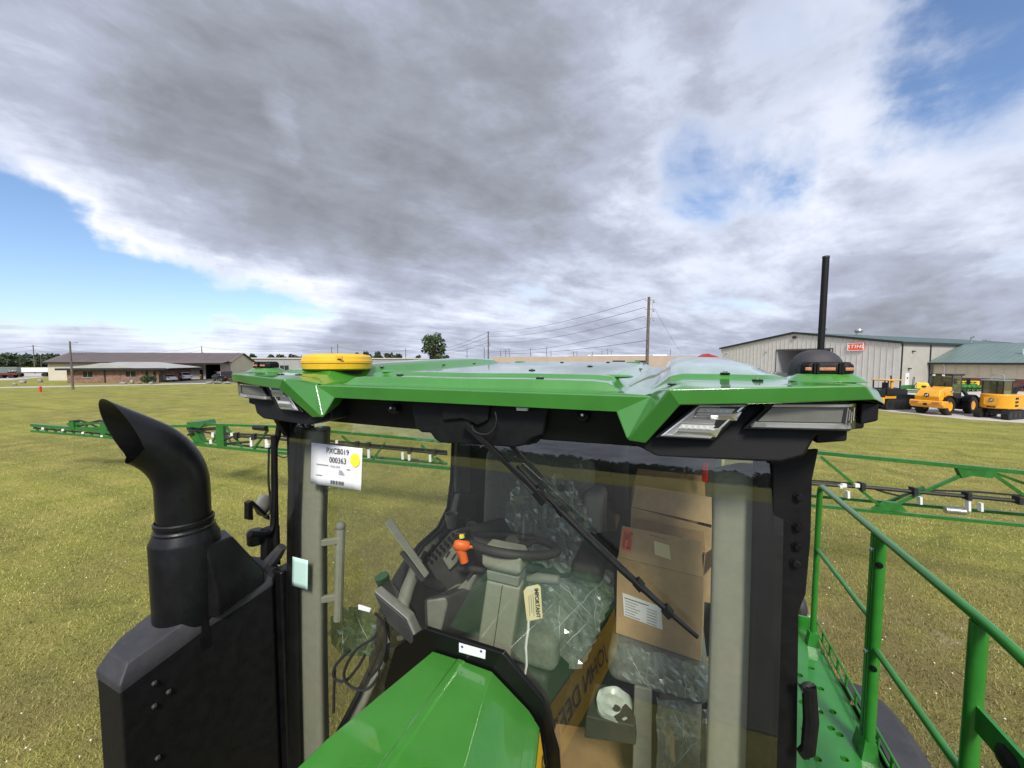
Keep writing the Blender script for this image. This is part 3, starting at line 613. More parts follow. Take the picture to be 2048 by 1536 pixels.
mp_, mt = pole(1298, 594, D1, 'tall wooden utility pole with bracketed insulators right of centre, behind the roof', r=.20, lean=.10, group='utility poles along the horizon')
for i, yy in enumerate((600, 618, 636)):                   # stand-off insulators
    z = hz(yy, D1); c = Vector((mt.x, mt.y, z))
    g = G(); g.tube([c, c + RT*.42, c + RT*.55 + Vector((0,0,-.12))], .035, 5); g.lathe(c + RT*.55 + Vector((0,0,-.3)), [(.03,0),(.11,.05),(.11,.12),(.05,.2),(.09,.26),(.03,.36)], 8); obj('bracket', g, 'wall_grey', mp_)
    g = G(); g.tube([c, c - RT*.35], .03, 5); g.lathe(c - RT*.35, [(.02,-.1),(.06,-.05),(.02,.1)], 6); obj('insulator', g, 'wall_grey', mp_)
g = G(); z0_, z1_ = hz(604, D1), hz(650, D1); g.tube([Vector((mt.x,mt.y,z0_))+RT*.40, Vector((mt.x,mt.y,(z0_+z1_)/2))+RT*.36, Vector((mt.x,mt.y,z1_))+RT*.12], .028, 5); obj('conduit', g, 'wall_grey', mp_)
p2, t2 = pole(976.5, 663, D2, 'tall utility pole with transformer left of centre, left end of the wires', extra='can', r=.2)
def wire(a, b, sag, lab, r=.022, n=18):
    pts = []
    for i in range(n+1):
        s = i/n; p = a.lerp(b, s); p.z -= sag*4*s*(1-s); pts.append(p)
    tag(obj('power_line', G().tube(pts, r, 4), 'wire'), lab, 'wire', 'power lines strung between the poles')
names = ['topmost', 'second', 'third', 'fourth', 'lowest']
for i, (ya, yb) in enumerate(((597, 663.5), (614.5, 673), (632.5, 684.5), (653.5, 702), (680.5, 705))):
    a = Vector((mt.x, mt.y, hz(ya, D1))); b = Vector((t2.x, t2.y, hz(yb, D2)))
    wire(a - (RT*.38 if i < 3 else RT*.1), b, 1.0 if i < 4 else .7, names[i] + ' power line running left from the tall central pole', r=.024 if i < 4 else .03)
wire(Vector((mt.x, mt.y, hz(612, D1))) + RT*.5, gnd(1362, 60) + Vector((0,0,hz(706, 60))), .3, 'thin steep wire falling to the right of the tall central pole', r=.012)
for i, yb in enumerate((663.5, 673, 684.5)):
    wire(Vector((t2.x, t2.y, hz(yb, D2))), gnd(850, 180) + Vector((0,0,hz(700+i*3, 180))), 1.5, names[i] + ' power line running left behind the single broad tree', r=.04)
A1 = ((.35, 1.1, True),)
PL = [(66, 690, 118, 'utility pole with crossarm left of the brown roof, behind the trailer', A1, None), (81, 711, 190, 'short faint pole in front of the left woods', (), None),
 (403, 692, 140, 'pole standing behind the right end of the brown roof', (), 'can'), (663, 694, 150, 'pole with transformer behind the yellow receiver', A1, 'can'),
 (675, 688, 150, 'leaning pole just right of the transformer pole behind the receiver', (), None), (811, 696, 160, 'thin pole right of the dark tree row', (), None),
 (866, 688, 120, 'pole standing in front of the single broad tree', (), None), (934, 697, 170, 'pole between the broad tree and the transformer pole', A1, None),
 (968.5, 695, 150, 'pole close left of the tall transformer pole left of centre', (), None), (1001, 700, 190, 'thin pole at the left end of the tan warehouse', (), None), (1011.5, 698, 190, 'double-armed pole above the left end of the tan warehouse', ((.4,1.6,True),(1.4,1.2,False)), None),
 (1018.5, 697, 200, 'pole right of the double-armed pole over the tan warehouse', A1, None), (1061, 697, 200, 'pole with a crossarm above the middle of the tan warehouse', A1, 'can'), (1093, 693.5, 185, 'slim light mast above the tan warehouse', ((.15,.9,False),), None),
 (1102, 702, 185, 'short pole right of the slim light mast', (), None), (1147, 703, 190, 'low pole with crossarm and gear above the tan warehouse', A1, 'can'), (1154, 702, 190, 'thin bare pole beside the low geared pole', (), None), (1185, 703, 190, 'lone thin pole above the right half of the tan warehouse', (), None),
 (1204, 702, 190, 'twin pole left one, far behind the tall central pole', A1, None), (1215, 698, 185, 'taller pole left of the tall central pole', A1, None), (1223, 701, 190, 'short braced pole nearest left of the tall central pole', A1, None), (1341, 698, 180, 'single pole between the tall central pole and the red barn', (), None)]
tops = {}
for (px, yt, D, lab, arms, ex) in PL: tops[px] = pole(px, yt, D, lab, arms, r=.16, extra=ex)[1]
for i, dz in enumerate((.2, 1.6)):
    wire(tops[66] - Vector((0,0,dz)), tops[403] - Vector((0,0,dz)), 2.4, ('upper', 'lower')[i] + ' wire passing over the brown workshop roof', r=.04, n=26)
    wire(tops[66] - Vector((0,0,dz)), gnd(-120, 130) + Vector((0,0,8.2-dz)), 1.0, ('upper', 'lower')[i] + ' wire leaving the picture at the left edge', r=.035)
wire(tops[403] - Vector((0,0,.3)), tops[663] - Vector((0,0,.3)), 1.6, 'wire from the workshop pole to the pole behind the receiver', r=.04)
wire(tops[675] - Vector((0,0,1)), tops[866] - Vector((0,0,1)), 1.6, 'wire between the leaning pole and the broad tree', r=.04)
# wooden light pole by the road
b = onZ(146, 779, 0); t = thing('street_lamp', 'brown wooden street lamp pole beside the road on the left', 'lamp post', b)
tp = atD(139.5, 682.5, FW.dot(b - C0))
obj('shaft', G().tube([b, tp], [.14, .09], 12), 'wood_pole', t)
c = b.lerp(tp, .955)
obj('arm', G().tube([c, c + RT*.45 + Vector((0,0,.12)), c + RT*.75 + Vector((0,0,.14))], .03, 6), 'steel', t)
g = G(); g.ball(c + RT*.9 + Vector((0,0,.13)), .2, 10, 6, (1.1, .7, .4)); obj('lamp_head', g, 'wall_grey', t)
# hydrant
b = onZ(81.5, 784.5, 0); t = thing('fire_hydrant', 'small red fire hydrant beside the road at far left', 'hydrant', b)
obj('barrel', G().lathe(b, [(.15,0),(.15,.05),(.10,.07),(.10,.54),(.14,.56),(.14,.61),(.09,.71),(.04,.78),(.03,.85)], 14), 'red', t)
for sg_ in (-1, 1): obj('outlet', cyl(b + Vector((0,0,.5)) + RT*sg_*.08, b + Vector((0,0,.5)) + RT*sg_*.16, .055, 10), 'red', t)

# ------------------------------------------------------------------ trees, bushes, rocks
def leaves(clumps, per, size, flat=0.75):
    V, Fc = [], []
    for (c, r) in clumps:
        m = max(8, int(per * r**2))
        d = rng.normal(size=(m, 3)); d /= np.linalg.norm(d, axis=1)[:, None]; d *= (r * rng.uniform(.35, 1.0, m)**.6)[:, None]; d[:, 2] *= flat
        p = d + np.array(c); a = rng.normal(size=(m, 3)); a /= np.linalg.norm(a, axis=1)[:, None]; b_ = np.cross(a, rng.normal(size=(m, 3))); b_ /= np.linalg.norm(b_, axis=1)[:, None]
        s = size * rng.uniform(.6, 1.4, m)[:, None]
        k = len(V)*0 + sum(len(x) for x in V)
        q = np.stack([p - a*s, p + b_*s*.5, p + a*s, p - b_*s*.5], 1).reshape(-1, 3); V.append(q)
        Fc.append(np.arange(m*4).reshape(-1, 4) + k)
    gg = G(); gg.v = [tuple(x) for x in np.concatenate(V)]; gg.f = [tuple(int(i) for i in f) for f in np.concatenate(Fc)]; return gg
def tree(b, h, rx, lab, leaf='leaf', size=.35, seed=0, trunk=.3, per=60, crown0=.25, nl=14, name='tree', group=None, vase=False):
    random.seed(seed); t = thing(name, lab, 'tree', b, group); cl = []; g = G()
    g.tube([b, b + Vector((.1,.1,h*.35)), b + Vector((.0,.2,h*.6))], [trunk, trunk*.7, trunk*.4], 8)
    for i in range(nl):
        an = 2*PI*i*.382*1.618*2 + random.random(); hh = crown0 + (1-crown0)*random.random()**.8; wd = (math.sin(PI*min(1, (hh-crown0)/(1-crown0)*.8+.15)))*rx if not vase else rx*(.35+.65*min(1,(hh-crown0)/(1-crown0)*1.6))*(1 if hh < .85 else .7)
        rr = wd*random.uniform(.25, .85); c = b + Vector((math.cos(an)*rr, math.sin(an)*rr, h*hh*.93))
        cl.append((c, rx*random.uniform(.16, .40))); g.tube([b + Vector((0,.1,h*(crown0*.6+.2*random.random()))), b.lerp(c, .6) + Vector((0,0,h*hh*.2)), c], [trunk*.35, trunk*.2, trunk*.06], 5)
    obj('trunk', g, 'bark', t); me = leaves(cl, per/rx**2*14, size, .85); o = obj('crown', me, leaf, t, smooth=0); return t
tree(gnd(870, 118), hz(670, 118), 4.3, 'single broad dark tree standing alone above the roof edge', size=.42, seed=3, trunk=.45, per=55, crown0=.26, nl=40, vase=True)
for i, (px, yt, rx, lab) in enumerate(((716, 706, 3.4, 'low dark tree at the left end of the tree row'), (734, 703, 4.0, 'tallest tree in the dark row right of the yellow receiver'), (757, 704.5, 4.2, 'broad tree in the middle of the dark tree row'), (781, 703.5, 4.0, 'rounded tree second from the right in the dark row'), (798, 708, 3.0, 'lower tree at the right end of the dark row'), (838, 708.5, 2.6, 'small bush-like tree left of the single broad tree'), (895, 712, 2.4, 'small tree tucked right of the single broad tree'))):
    tree(gnd(px, 190), hz(yt, 190), rx, lab, 'leaf_far', .6, 20+i, .3, 40, .15, 12, group='far trees right of the receiver')
for i, (px, yt, rx) in enumerate(((508, 709, 3.5), (545, 710, 3.5), (566, 708, 4.2), (589, 707.5, 4.6), (606, 709, 3.6))):
    tree(gnd(px, 210), hz(yt, 210), rx, ['low far tree peeking above the grey warehouse, leftmost', 'second far tree above the grey warehouse', 'third and middle far tree above the grey warehouse', 'tallest far tree above the grey warehouse', 'far tree above the grey warehouse nearest the receiver'][i], 'leaf_far', .6, 40+i, .3, 40, .15, 12, group='far trees above the grey warehouse')
tree(gnd(481, 128), hz(707, 128), 2.2, 'small dark tree at the right gable of the brown-roofed workshop', 'leaf', .3, 51, .2, 50, .3, 14)
cl = []
for i in range(150):
    px = random.uniform(-160, 118); D = random.uniform(240, 300); top = hz(711 + 5*abs(mnoise.noise(Vector((px*.03, 0, 1)))) + max(0, (40-px)*.045), D)
    b = gnd(px, D); cl.append(((b.x, b.y, top*random.uniform(.35, .80)), random.uniform(3.0, 4.6)))
wd = obj('woods', leaves(cl, 9, 1.1, .9), 'leaf_far', smooth=0); tag(wd, 'mass of dark green woods on the horizon at far left', 'woods', kind='stuff')
cl = []
for i in range(420):                                      # the woods that the windshield mirrors, behind the photographer
    an = random.uniform(-1.15, 1.0); Rr = random.uniform(130, 170)
    hgt = 5 + 9*abs(mnoise.noise(Vector((an*3.1, 2.2, 0)))) + (9 if an > .35 else 0)
    cl.append(((math.sin(an)*Rr, -math.cos(an)*Rr, hgt*random.uniform(.2, .8)), random.uniform(2.6, 4.4)))
wd = obj('woods', leaves(cl, 5, 1.2, .9), 'leaf_far', smooth=0); tag(wd, 'dark woods behind the photographer, mirrored in the windshield', 'woods', kind='stuff')
cl = [(gnd(299, 66.5) + Vector((random.uniform(-.9,.9), random.uniform(-.6,.6), random.uniform(.4,1.15))), .5) for _ in range(16)]
b = gnd(299, 66.5); t = thing('shrub', 'round dark shrub at the corner of the brick office', 'shrub', b); obj('foliage', leaves(cl, 260, .12), 'leaf', t, smooth=0)
obj('stem', G().tube([b, b + Vector((0,0,.7))], .06, 6), 'bark', t)
def rock(px, D, w_, h_, lab, seed):
    b = gnd(px, D); g = G(); random.seed(seed); g.ball((0,0,0), 1.0, 12, 8)
    g.v = [tuple(Vector(v) * (1 + .35*mnoise.noise(Vector(v)*1.3 + Vector((seed*3.3,0,0))))) for v in g.v]
    g.v = [(b.x + v[0]*w_, b.y + v[1]*w_*.7, max(-.02, h_*.42 + v[2]*h_*.55)) for v in g.v]
    tag(obj('boulder', g, 'stone', smooth=40), lab, 'rock', 'boulders by the road')
for i, (px, D, w_, h_, lab) in enumerate(((46, 68, .85, .7, 'dark boulder on the far left lawn'), (81, 71, .7, .75, 'brown boulder just left of the workshop corner'), (29, 62, .5, .5, 'small boulder nearest the left edge'), (246, 65.3, 1.0, .45, 'flat pale boulder in front of the brick office'), (264, 66.5, .6, .9, 'dark upright boulder in front of the brick office'), (279, 66.5, .7, .45, 'flat pale boulder between the upright boulder and shrub'), (302, 64.5, .55, .55, 'white boulder in front of the round shrub'), (419, 67, 1.1, .45, 'left boulder beside the parked pickup'), (436, 66.4, 1.2, .5, 'middle boulder beside the parked pickup'), (455, 66, .9, .5, 'right boulder beside the parked pickup'))):
    rock(px, D, w_*.7, h_*.8, lab, i+1)

# ------------------------------------------------------------------ vehicles
def xf(g, M):
    g.v = [tuple(M @ Vector(v)) for v in g.v]; return g
def frameM(b, az):                                        # local y points along azimuth az (clockwise from +Y)
    return Matrix.Translation(b) @ Matrix.Rotation(-az, 4, 'Z')
def wheel(t, M, x, y, r, w_, rimm, rimr=.55, tread=False, name='wheel'):
    c = Vector((x, y, r)); g = G()
    g.lathe(c, [(r*rimr, -w_/2), (r*.9, -w_/2), (r, -w_*.36), (r, w_*.36), (r*.9, w_/2), (r*rimr, w_/2)], 22, (1,0,0), caps=False)
    ob = obj(name, xf(g, M), 'rubber', t)
    g = G(); g.lathe(c, [(r*rimr, -w_*.42), (r*rimr*.7, -w_*.30), (r*.12, -w_*.34), (.01, -w_*.34)], 18, (1,0,0), caps=False); g.lathe(c, [(r*rimr, w_*.42), (r*rimr*.7, w_*.30), (r*.12, w_*.34), (.01, w_*.34)], 18, (1,0,0), caps=False)
    obj('rim', xf(g, M), rimm, ob)
    if tread:
        g = G()
        for k in range(18):
            a = 2*PI*k/18
            for s in (-1, 1):
                a2 = a + (PI/18 if s > 0 else 0); d = Vector((0, math.cos(a2), math.sin(a2))); tt = Vector((0, -math.sin(a2), math.cos(a2)))
                g.obox(c + d*(r+.012) + Vector((s*w_*.22,0,0)), Vector((w_*.22,0,0)) + tt*.02*s, tt*r*.055, d*.022)
        obj('tread', xf(g, M), 'rubber', ob)
def prof(g, pts, x0, x1, inset=0.0, zin=1e9):             # side profile (y,z) extruded across x; points above zin are drawn in
    n = len(pts)
    L_ = [(x0 + (inset if z > zin else 0), y, z) for y, z in pts]; R__ = [(x1 - (inset if z > zin else 0), y, z) for y, z in pts]
    g.add(L_ + R__, [tuple(range(n)), tuple(range(n, 2*n))[::-1]] + [(i, n+i, n+(i+1) % n, (i+1) % n) for i in range(n)]); return g
def car(b, az, lab, paint, kind, cat='car', name='parked_car'):
    M = frameM(b, az); t = thing(name, lab, cat, b)
    if kind == 'sedan': bd = [(-2.3,.35),(2.3,.35),(2.35,.62),(2.1,.78),(1.05,.90),(-1.6,.98),(-2.3,.95)]; gh = [(1.05,.90),(.35,1.38),(-.75,1.43),(-1.75,.98)]; wh = (1.4,-1.4); r = .33
    elif kind == 'suv': bd = [(-2.3,.42),(2.3,.42),(2.35,.80),(2.1,.98),(1.0,1.08),(-2.3,1.08)]; gh = [(1.0,1.08),(.4,1.62),(-1.7,1.66),(-2.25,1.08)]; wh = (1.4,-1.4); r = .37
    else: bd = [(-2.8,.55),(2.8,.55),(2.85,.95),(2.6,1.12),(1.2,1.2),(-2.8,1.15)]; gh = [(1.2,1.2),(.6,1.82),(-.9,1.85),(-1.2,1.15)]; wh = (1.75,-1.65); r = .42
    wd = .9 if kind != 'pickup' else 1.0
    obj('body', xf(prof(G(), bd, -wd, wd), M), paint, t, bevel=.07)
    obj('roof', xf(prof(G(), [(y, z + (.02 if z > 1.25 else 0)) for y, z in gh], -wd+.02, wd-.02, .18, 1.2), M), paint, t, bevel=.05)
    for s in (-1, 1):
        c = [(y*.90 + (.02), z - (.07 if z > 1.25 else -.05)) for y, z in gh]
        xo = wd - .02; g = G(); g.poly([(s*(xo - (.155 if z > 1.2 else -.015)), y, z) for y, z in c]); obj('side_window', xf(g, M), 'car_glass', t, smooth=0)
    (ya, za), (yb, zb) = gh[0], gh[1]
    g = G(); g.poly([(-wd+.12, ya+.012, za+.05), (wd-.12, ya+.012, za+.05), (wd-.28, yb+.05, zb-.05), (-wd+.28, yb+.05, zb-.05)]); obj('windscreen', xf(g, M), 'car_glass', t, smooth=0)
    (ya, za), (yb, zb) = gh[3], gh[2]
    g = G(); g.poly([(-wd+.12, ya-.012, za+.08), (wd-.12, ya-.012, za+.08), (wd-.28, yb-.05, zb-.05), (-wd+.28, yb-.05, zb-.05)]); obj('rear_window', xf(g, M), 'car_glass', t, smooth=0)
    for y in wh:
        for s in (-1, 1): wheel(t, M, s*(wd-.1), y, r, .22, 'steel', .62)
    for s in (-1, 1):
        g = G(); g.box((s*(wd-.4)-.2, bd[1][0]+.03, .68), (s*(wd-.4)+.2, bd[1][0]+.07, .82)); obj('headlight', xf(g, M), 'chrome', t)
        g = G(); g.box((s*(wd-.2)-.12, bd[0][0]-.04, .75), (s*(wd-.2)+.12, bd[0][0]-.01, .92)); obj('tail_light', xf(g, M), 'red', t)
    return t
Z3 = Vector((0,0,.024))
car(gnd(327, 72.3)+Z3, math.radians(-100), 'white sedan parked beside the brick office', 'car_white', 'sedan')
car(gnd(360, 77)+Z3, math.radians(-95), 'white station wagon parked behind the white sedan', 'car_white', 'suv')
car(gnd(448, 74.5)+Z3, math.radians(-80), 'dark maroon pickup truck parked outside the open workshop door', 'car_dark', 'pickup', 'pickup')
car(gnd(452, 80)+Z3, math.radians(-80), 'red pickup truck parked behind the dark pickup', 'car_red', 'pickup', 'pickup')
car(gnd(424, 87), math.radians(-110), 'small pale car standing inside the open workshop door', 'car_white', 'suv')

def emblem(t, M, c, w_, ex=(1,0,0), nrm=(0,-1,0), pm='ink', dm='mower_yellow'):
    """small dark plate with a leaping deer cut in a light colour"""
    ex = Vector(ex); nr = Vector(nrm); ez = Vector((0,0,1)); c = Vector(c); h = w_*.8
    ring = []
    for k in range(16):
        a = 2*PI*k/16; ca, sa = math.cos(a), math.sin(a); ring.append(c + ex*(w_/2*abs(ca)**.6*(1 if ca > 0 else -1)) + ez*(h/2*abs(sa)**.6*(1 if sa > 0 else -1)))
    pl = obj('emblem', xf(G().prism(ring, nr*.012), M), pm, t)
    dp = [(-.38,-.02),(-.2,.08),(.1,.1),(.2,.22),(.14,.34),(.22,.28),(.3,.36),(.28,.24),(.4,.18),(.3,.12),(.24,.0),(.36,-.16),(.28,-.2),(.14,-.06),(-.08,-.06),(-.22,-.26),(-.34,-.3),(-.24,-.16),(-.26,-.06)]
    g = G(); g.poly([c + nr*.016 + ex*(x*w_*.95) + ez*(y*w_*.95) for x, y in dp]); obj('leaping_deer', xf(g, M), dm, pl, smooth=0)

# wheel loader seen from behind
b = gnd(1878, 28.4) + Vector((0,0,.012)); M = frameM(b, math.radians(50)) @ Matrix.Diagonal((.80, .90, 1.03, 1)) @ Matrix.Translation((0, .9, 0))
t = thing('wheel_loader', 'yellow wheel loader seen from behind with black cab and big tyres', 'loader', b)
g = G(); prof(g, [(-2.35,1.0),(-.55,1.0),(-.55,1.95),(-1.3,1.93),(-2.1,1.72),(-2.42,1.3)], -.88, .88, .14, 1.5); hd = obj('engine_hood', xf(g, M), 'machine_yellow', t, bevel=.07, seg=3)
g = G(); prof(g, [(-2.55,.72),(-2.3,.50),(-1.7,.50),(-1.7,.98),(-2.5,1.02)], -1.18, 1.18); bp = obj('counterweight', xf(g, M), 'machine_yellow', t, bevel=.08, seg=3)
for s in (-1, 1):
    g = G(); g.box((s*.72-.25,-2.58,.82),(s*.72+.25,-2.53,.92)); obj('tail_light', xf(g, M), 'amber', bp)
g = G(); g.box((-.12,-2.6,.66),(.12,-2.54,.82)); obj('tow_hitch', xf(g, M), 'trim_dark', bp)
for s in (-1, 1):
    g = G(); g.box((s*.82-.012,-1.75,1.1),(s*.82+.09 if s > 0 else s*.82+.012,-.95,1.6)) if s > 0 else g.box((-.91,-1.75,1.1),(-.81,-.95,1.6)); obj('side_grille', xf(g, M), 'machine_yellow', hd)
emblem(hd, M, (0,-2.43,1.38), .36, pm='ink', dm='sign_white')
emblem(hd, M, (.885,-.8,1.62), .26, ex=(0,1,0), nrm=(1,0,0), pm='ink', dm='sign_white')
g = G(); g.obox((-.25,-1.35,2.02),(.05,0,0),(0,.06,0),(0,0,.14)); obj('exhaust_stub', xf(g, M), 'trim_dark', hd)
g = G(); g.obox((-.72,-1.5,1.92),(.12,0,0),(0,.10,0),(0,0,.07)); obj('air_intake', xf(g, M), 'trim_dark', hd)
g = G(); prof(g, [(-.5,1.2),(.8,1.2),(.8,1.5),(-.5,1.5)], -.7, .7); cb = obj('cab_base', xf(g, M), 'trim_dark', t, bevel=.03)
for x in (-.68, .62):
    for y in (-.5, .72):
        g = G(); g.box((x,y,1.48),(x+.06,y+.08,2.72)); obj('cab_post', xf(g, M), 'trim_dark', cb)
g = G(); g.box((-.8,-.72,2.72),(.8,.95,2.86)); cr = obj('cab_roof', xf(g, M), 'trim_dark', t, bevel=.04)
for x in (-.55, .1): g = G(); g.box((x,-.77,2.7),(x+.16,-.70,2.82)); obj('work_light', xf(g, M), 'sign_white', cr)
g = G(); g.poly([(-.62,-.5,1.95),(.62,-.5,1.95),(.62,-.5,2.7),(-.62,-.5,2.7)]); obj('rear_window', xf(g, M), 'machine_glass', t, smooth=0)
for s in (-1, 1): g = G(); g.poly([(s*.68,-.4,1.5),(s*.68,.72,1.5),(s*.68,.72,2.7),(s*.68,-.4,2.7)]); obj('side_window', xf(g, M), 'machine_glass', t, smooth=0)
g = G(); g.box((-.25,.1,1.5),(.25,.25,2.3)); g.box((-.25,.1,1.5),(.25,.55,1.75)); obj('seat', xf(g, M), 'trim_dark', t, bevel=.04)
for y in (-1.35, 1.7):
    for s in (-1, 1): wheel(t, M, s*.86, y, .62, .5, 'machine_yellow', .55, True)
for s in (-1, 1):
    for y in (-1.35, 1.7):
        g = G(); g.loft([[(s*.62, y+math.cos(a)*.72, .62+math.sin(a)*.72), (s*1.14, y+math.cos(a)*.72, .62+math.sin(a)*.72), (s*1.14, y+math.cos(a)*.76, .62+math.sin(a)*.76), (s*.62, y+math.cos(a)*.76, .62+math.sin(a)*.76)] for a in [PI*(.12+.76*k/8) for k in range(9)]]); obj('fender', xf(g, M), 'black_plastic', t)
g = G(); g.box((-.4,-.5,.55),(.4,2.3,1.15)); obj('chassis', xf(g, M), 'trim_dark', t, bevel=.03)
for s in (-1, 1): g = G(); g.tube([(s*.42,1.0,1.9),(s*.42,1.8,1.5),(s*.42,2.9,.7)], .13, 4); obj('lift_arm', xf(g, M), 'trim_dark', t)
g = G(); prof(g, [(2.8,.15),(3.5,.1),(3.6,.2),(3.1,.3),(2.95,.9),(3.1,1.15),(2.8,1.1)], -1.15, 1.15); obj('bucket', xf(g, M), 'trim_dark', t)
for s in (-1, 1): g = G(); g.tube([(s*.78,.6,2.4),(s*1.1,.75,2.45)], .025, 5); g.box((s*1.1-.12,.74,2.1),(s*1.1+.12,.80,2.5)); obj('mirror', xf(g, M), 'trim_dark', t)

def track(t, M, x, y0, y1, r, w_):
    n = 12; pth = [(y1 + r*math.cos(-PI/2 + PI*k/n), r + r*math.sin(-PI/2 + PI*k/n)) for k in range(n+1)] + [(y0 + r*math.cos(PI/2 + PI*k/n), r + r*math.sin(PI/2 + PI*k/n)) for k in range(n+1)]
    ob = obj('track', xf(prof(G(), pth, x-w_/2, x+w_/2), M), 'rubber', t, smooth=30)
    g = G(); P = [Vector((0, y, z)) for y, z in pth]; Lp = sum((P[(i+1) % len(P)]-P[i]).length for i in range(len(P))); st = .14; dist = 0; nxt = 0
    for i in range(len(P)):
        a, c = P[i], P[(i+1) % len(P)]; sl = (c-a).length
        while nxt < dist + sl and sl > 1e-6:
            p = a.lerp(c, (nxt-dist)/sl); tg = (c-a).normalized(); nr = Vector((0, tg.z, -tg.y)); g.obox(Vector((x,p.y,p.z)) + nr*.015, (w_/2+.01,0,0), tg*.03, nr*.022); nxt += st
        dist += sl
    obj('grouser', xf(g, M), 'rubber', ob)
    g = G()
    for y in np.linspace(y0, y1, 4): g.lathe((x,float(y),r), [(r*.62,-w_/2-.02),(r*.62,w_/2+.02)], 14, (1,0,0))
    obj('roller', xf(g, M), 'trim_dark', ob)
# mini excavator
b = gnd(2003, 26.2) + Vector((0,0,.012)); M = frameM(b, math.radians(50)) @ Matrix.Diagonal((.82, .85, 1, 1))
t = thing('mini_excavator', 'yellow mini excavator on rubber tracks at the right edge, seen from behind', 'excavator', b)
for s in (-1, 1): track(t, M, s*.78, -.95, .95, .30, .40)
g = G(); g.box((-.5,-.5,.3),(.5,.5,.58)); g.lathe((0,0,.58), [(.45,0),(.45,.1)], 20); obj('undercarriage', xf(g, M), 'trim_dark', t)
ring = []
for k in range(13):
    a = PI + PI*k/12; ring.append((1.0*math.cos(a)*(.93+.07*abs(math.cos(a))), -.25 + 1.0*math.sin(a)*.85, .68))
ring += [(1.0,.85,.68),(-1.0,.85,.68)]
hs = obj('house', xf(G().prism(ring, (0,0,.98)), M), 'machine_yellow', t, bevel=.07, seg=3)
for k in range(3): g = G(); g.box((.985,-.42,.86+.24*k),(1.012,-.05,1.0+.24*k)); obj('vent_slot', xf(g, M), 'trim_dark', hs)
g = G(); g.prism([(-.42,-1.098,.92),(.28,-1.10,.92),(.36,-1.08,1.0),(.36,-1.06,1.42),(-.36,-1.08,1.48),(-.5,-1.06,1.42),(-.5,-1.06,1.0)], (0,-.02,0)); dr = obj('rear_door', xf(g, M), 'machine_yellow', hs, bevel=.015)
emblem(dr, M, (-.06,-1.125,1.26), .26, pm='ink', dm='sign_white')
g = G(); g.box((-.3,-1.115,.76),(.2,-1.095,.84)); obj('lettering_plate', xf(g, M), 'ink', hs)
for x in (-.86, .30):
    for y in (-.62, .62): g = G(); g.box((x,y,1.66),(x+.08,y+.09,2.52)); obj('cab_post', xf(g, M), 'trim_dark', t)
g = G(); g.box((-.05,-.62,1.66),(.03,-.53,2.52)); obj('cab_post', xf(g, M), 'trim_dark', t)
g = G(); g.box((-.92,-.72,2.52),(.44,.8,2.62)); cr = obj('cab_roof', xf(g, M), 'roof_office', t, bevel=.05)
g = G(); g.tube([(-.45,-.3,2.6),(-.45,-.3,2.88),(-.35,-.3,2.97),(.15,-.3,2.97),(.25,-.3,2.88),(.25,-.3,2.6)], .035, 6); obj('guard_hoop', xf(g, M), 'wall_grey', cr)
for (x0,x1,y0,y1) in ((-.8,.3,-.58,-.58), (-.86,-.86,-.55,.65), (.36,.36,-.55,.65)): g = G(); g.poly([(x0,y0,1.66),(x1,y1,1.66),(x1,y1,2.52),(x0,y0,2.52)]); obj('window', xf(g, M), 'machine_glass', t, smooth=0)
g = G(); g.box((-.5,-.1,1.66),(0,.05,2.3)); g.box((-.5,-.1,1.66),(0,.4,1.85)); obj('seat', xf(g, M), 'trim_dark', t, bevel=.04)
g = G(); g.box((-.3,.8,.8),(.3,1.15,1.3)); obj('boom_swing', xf(g, M), 'trim_dark', t)
g = G(); g.tube([(0,1.1,1.1),(.2,1.7,2.0),(.45,2.1,2.2),(.9,2.5,1.3)], [.17,.16,.15,.12], 4); bo = obj('boom', xf(g, M), 'trim_dark', t)
g = G(); g.tube([(.9,2.5,1.5),(1.1,2.6,.9),(1.0,2.5,.35)], [.13,.12,.09], 4); obj('dipper_arm', xf(g, M), 'trim_dark', t)
g = G(); g.prism([(.8,2.2,.1),(.8,2.8,.05),(.8,2.85,.35),(.8,2.45,.5)], (.5,0,0)); obj('bucket', xf(g, M), 'trim_dark', t)
# crawler dozer
b = gnd(1776, 31.4) + Vector((0,0,.012)); M = frameM(b, math.radians(58)) @ Matrix.Diagonal((.82, .88, 1, 1))
t = thing('crawler_dozer', 'yellow and black crawler dozer beside the roof corner of the cab', 'dozer', b)
for s in (-1, 1): track(t, M, s*.8, -.95, 1.15, .42, .46)
g = G(); prof(g, [(-1.5,.45),(.3,.45),(.3,1.1),(-1.5,1.1)], -.58, .58); obj('chassis', xf(g, M), 'machine_yellow', t, bevel=.05)
g = G(); g.box((-1.0,-1.72,.5),(1.0,-1.48,.95)); obj('rear_bumper', xf(g, M), 'machine_yellow', t, bevel=.05)
g = G(); g.box((-.6,-1.66,.96),(.6,-.9,1.62)); tk = obj('fuel_tank', xf(g, M), 'trim_dark', t, bevel=.06)
emblem(tk, M, (-.2,-1.675,1.25), .22, pm='ink_grey', dm='sign_white')
g = G(); g.box((-.68,-.85,1.12),(.68,.3,1.7)); obj('operator_station', xf(g, M), 'trim_dark', t, bevel=.04)
for x in (-.7, .62):
    for y in (-.85, .45): g = G(); g.box((x,y,1.6),(x+.07,y+.08,2.3)); obj('cab_post', xf(g, M), 'trim_dark', t)
g = G(); g.box((-.8,-.98,2.3),(.8,.65,2.40)); obj('canopy', xf(g, M), 'machine_yellow', t, bevel=.04)
g = G(); g.box((.5,-.4,1.65),(.62,-.2,2.28)); obj('air_column', xf(g, M), 'machine_yellow', t)
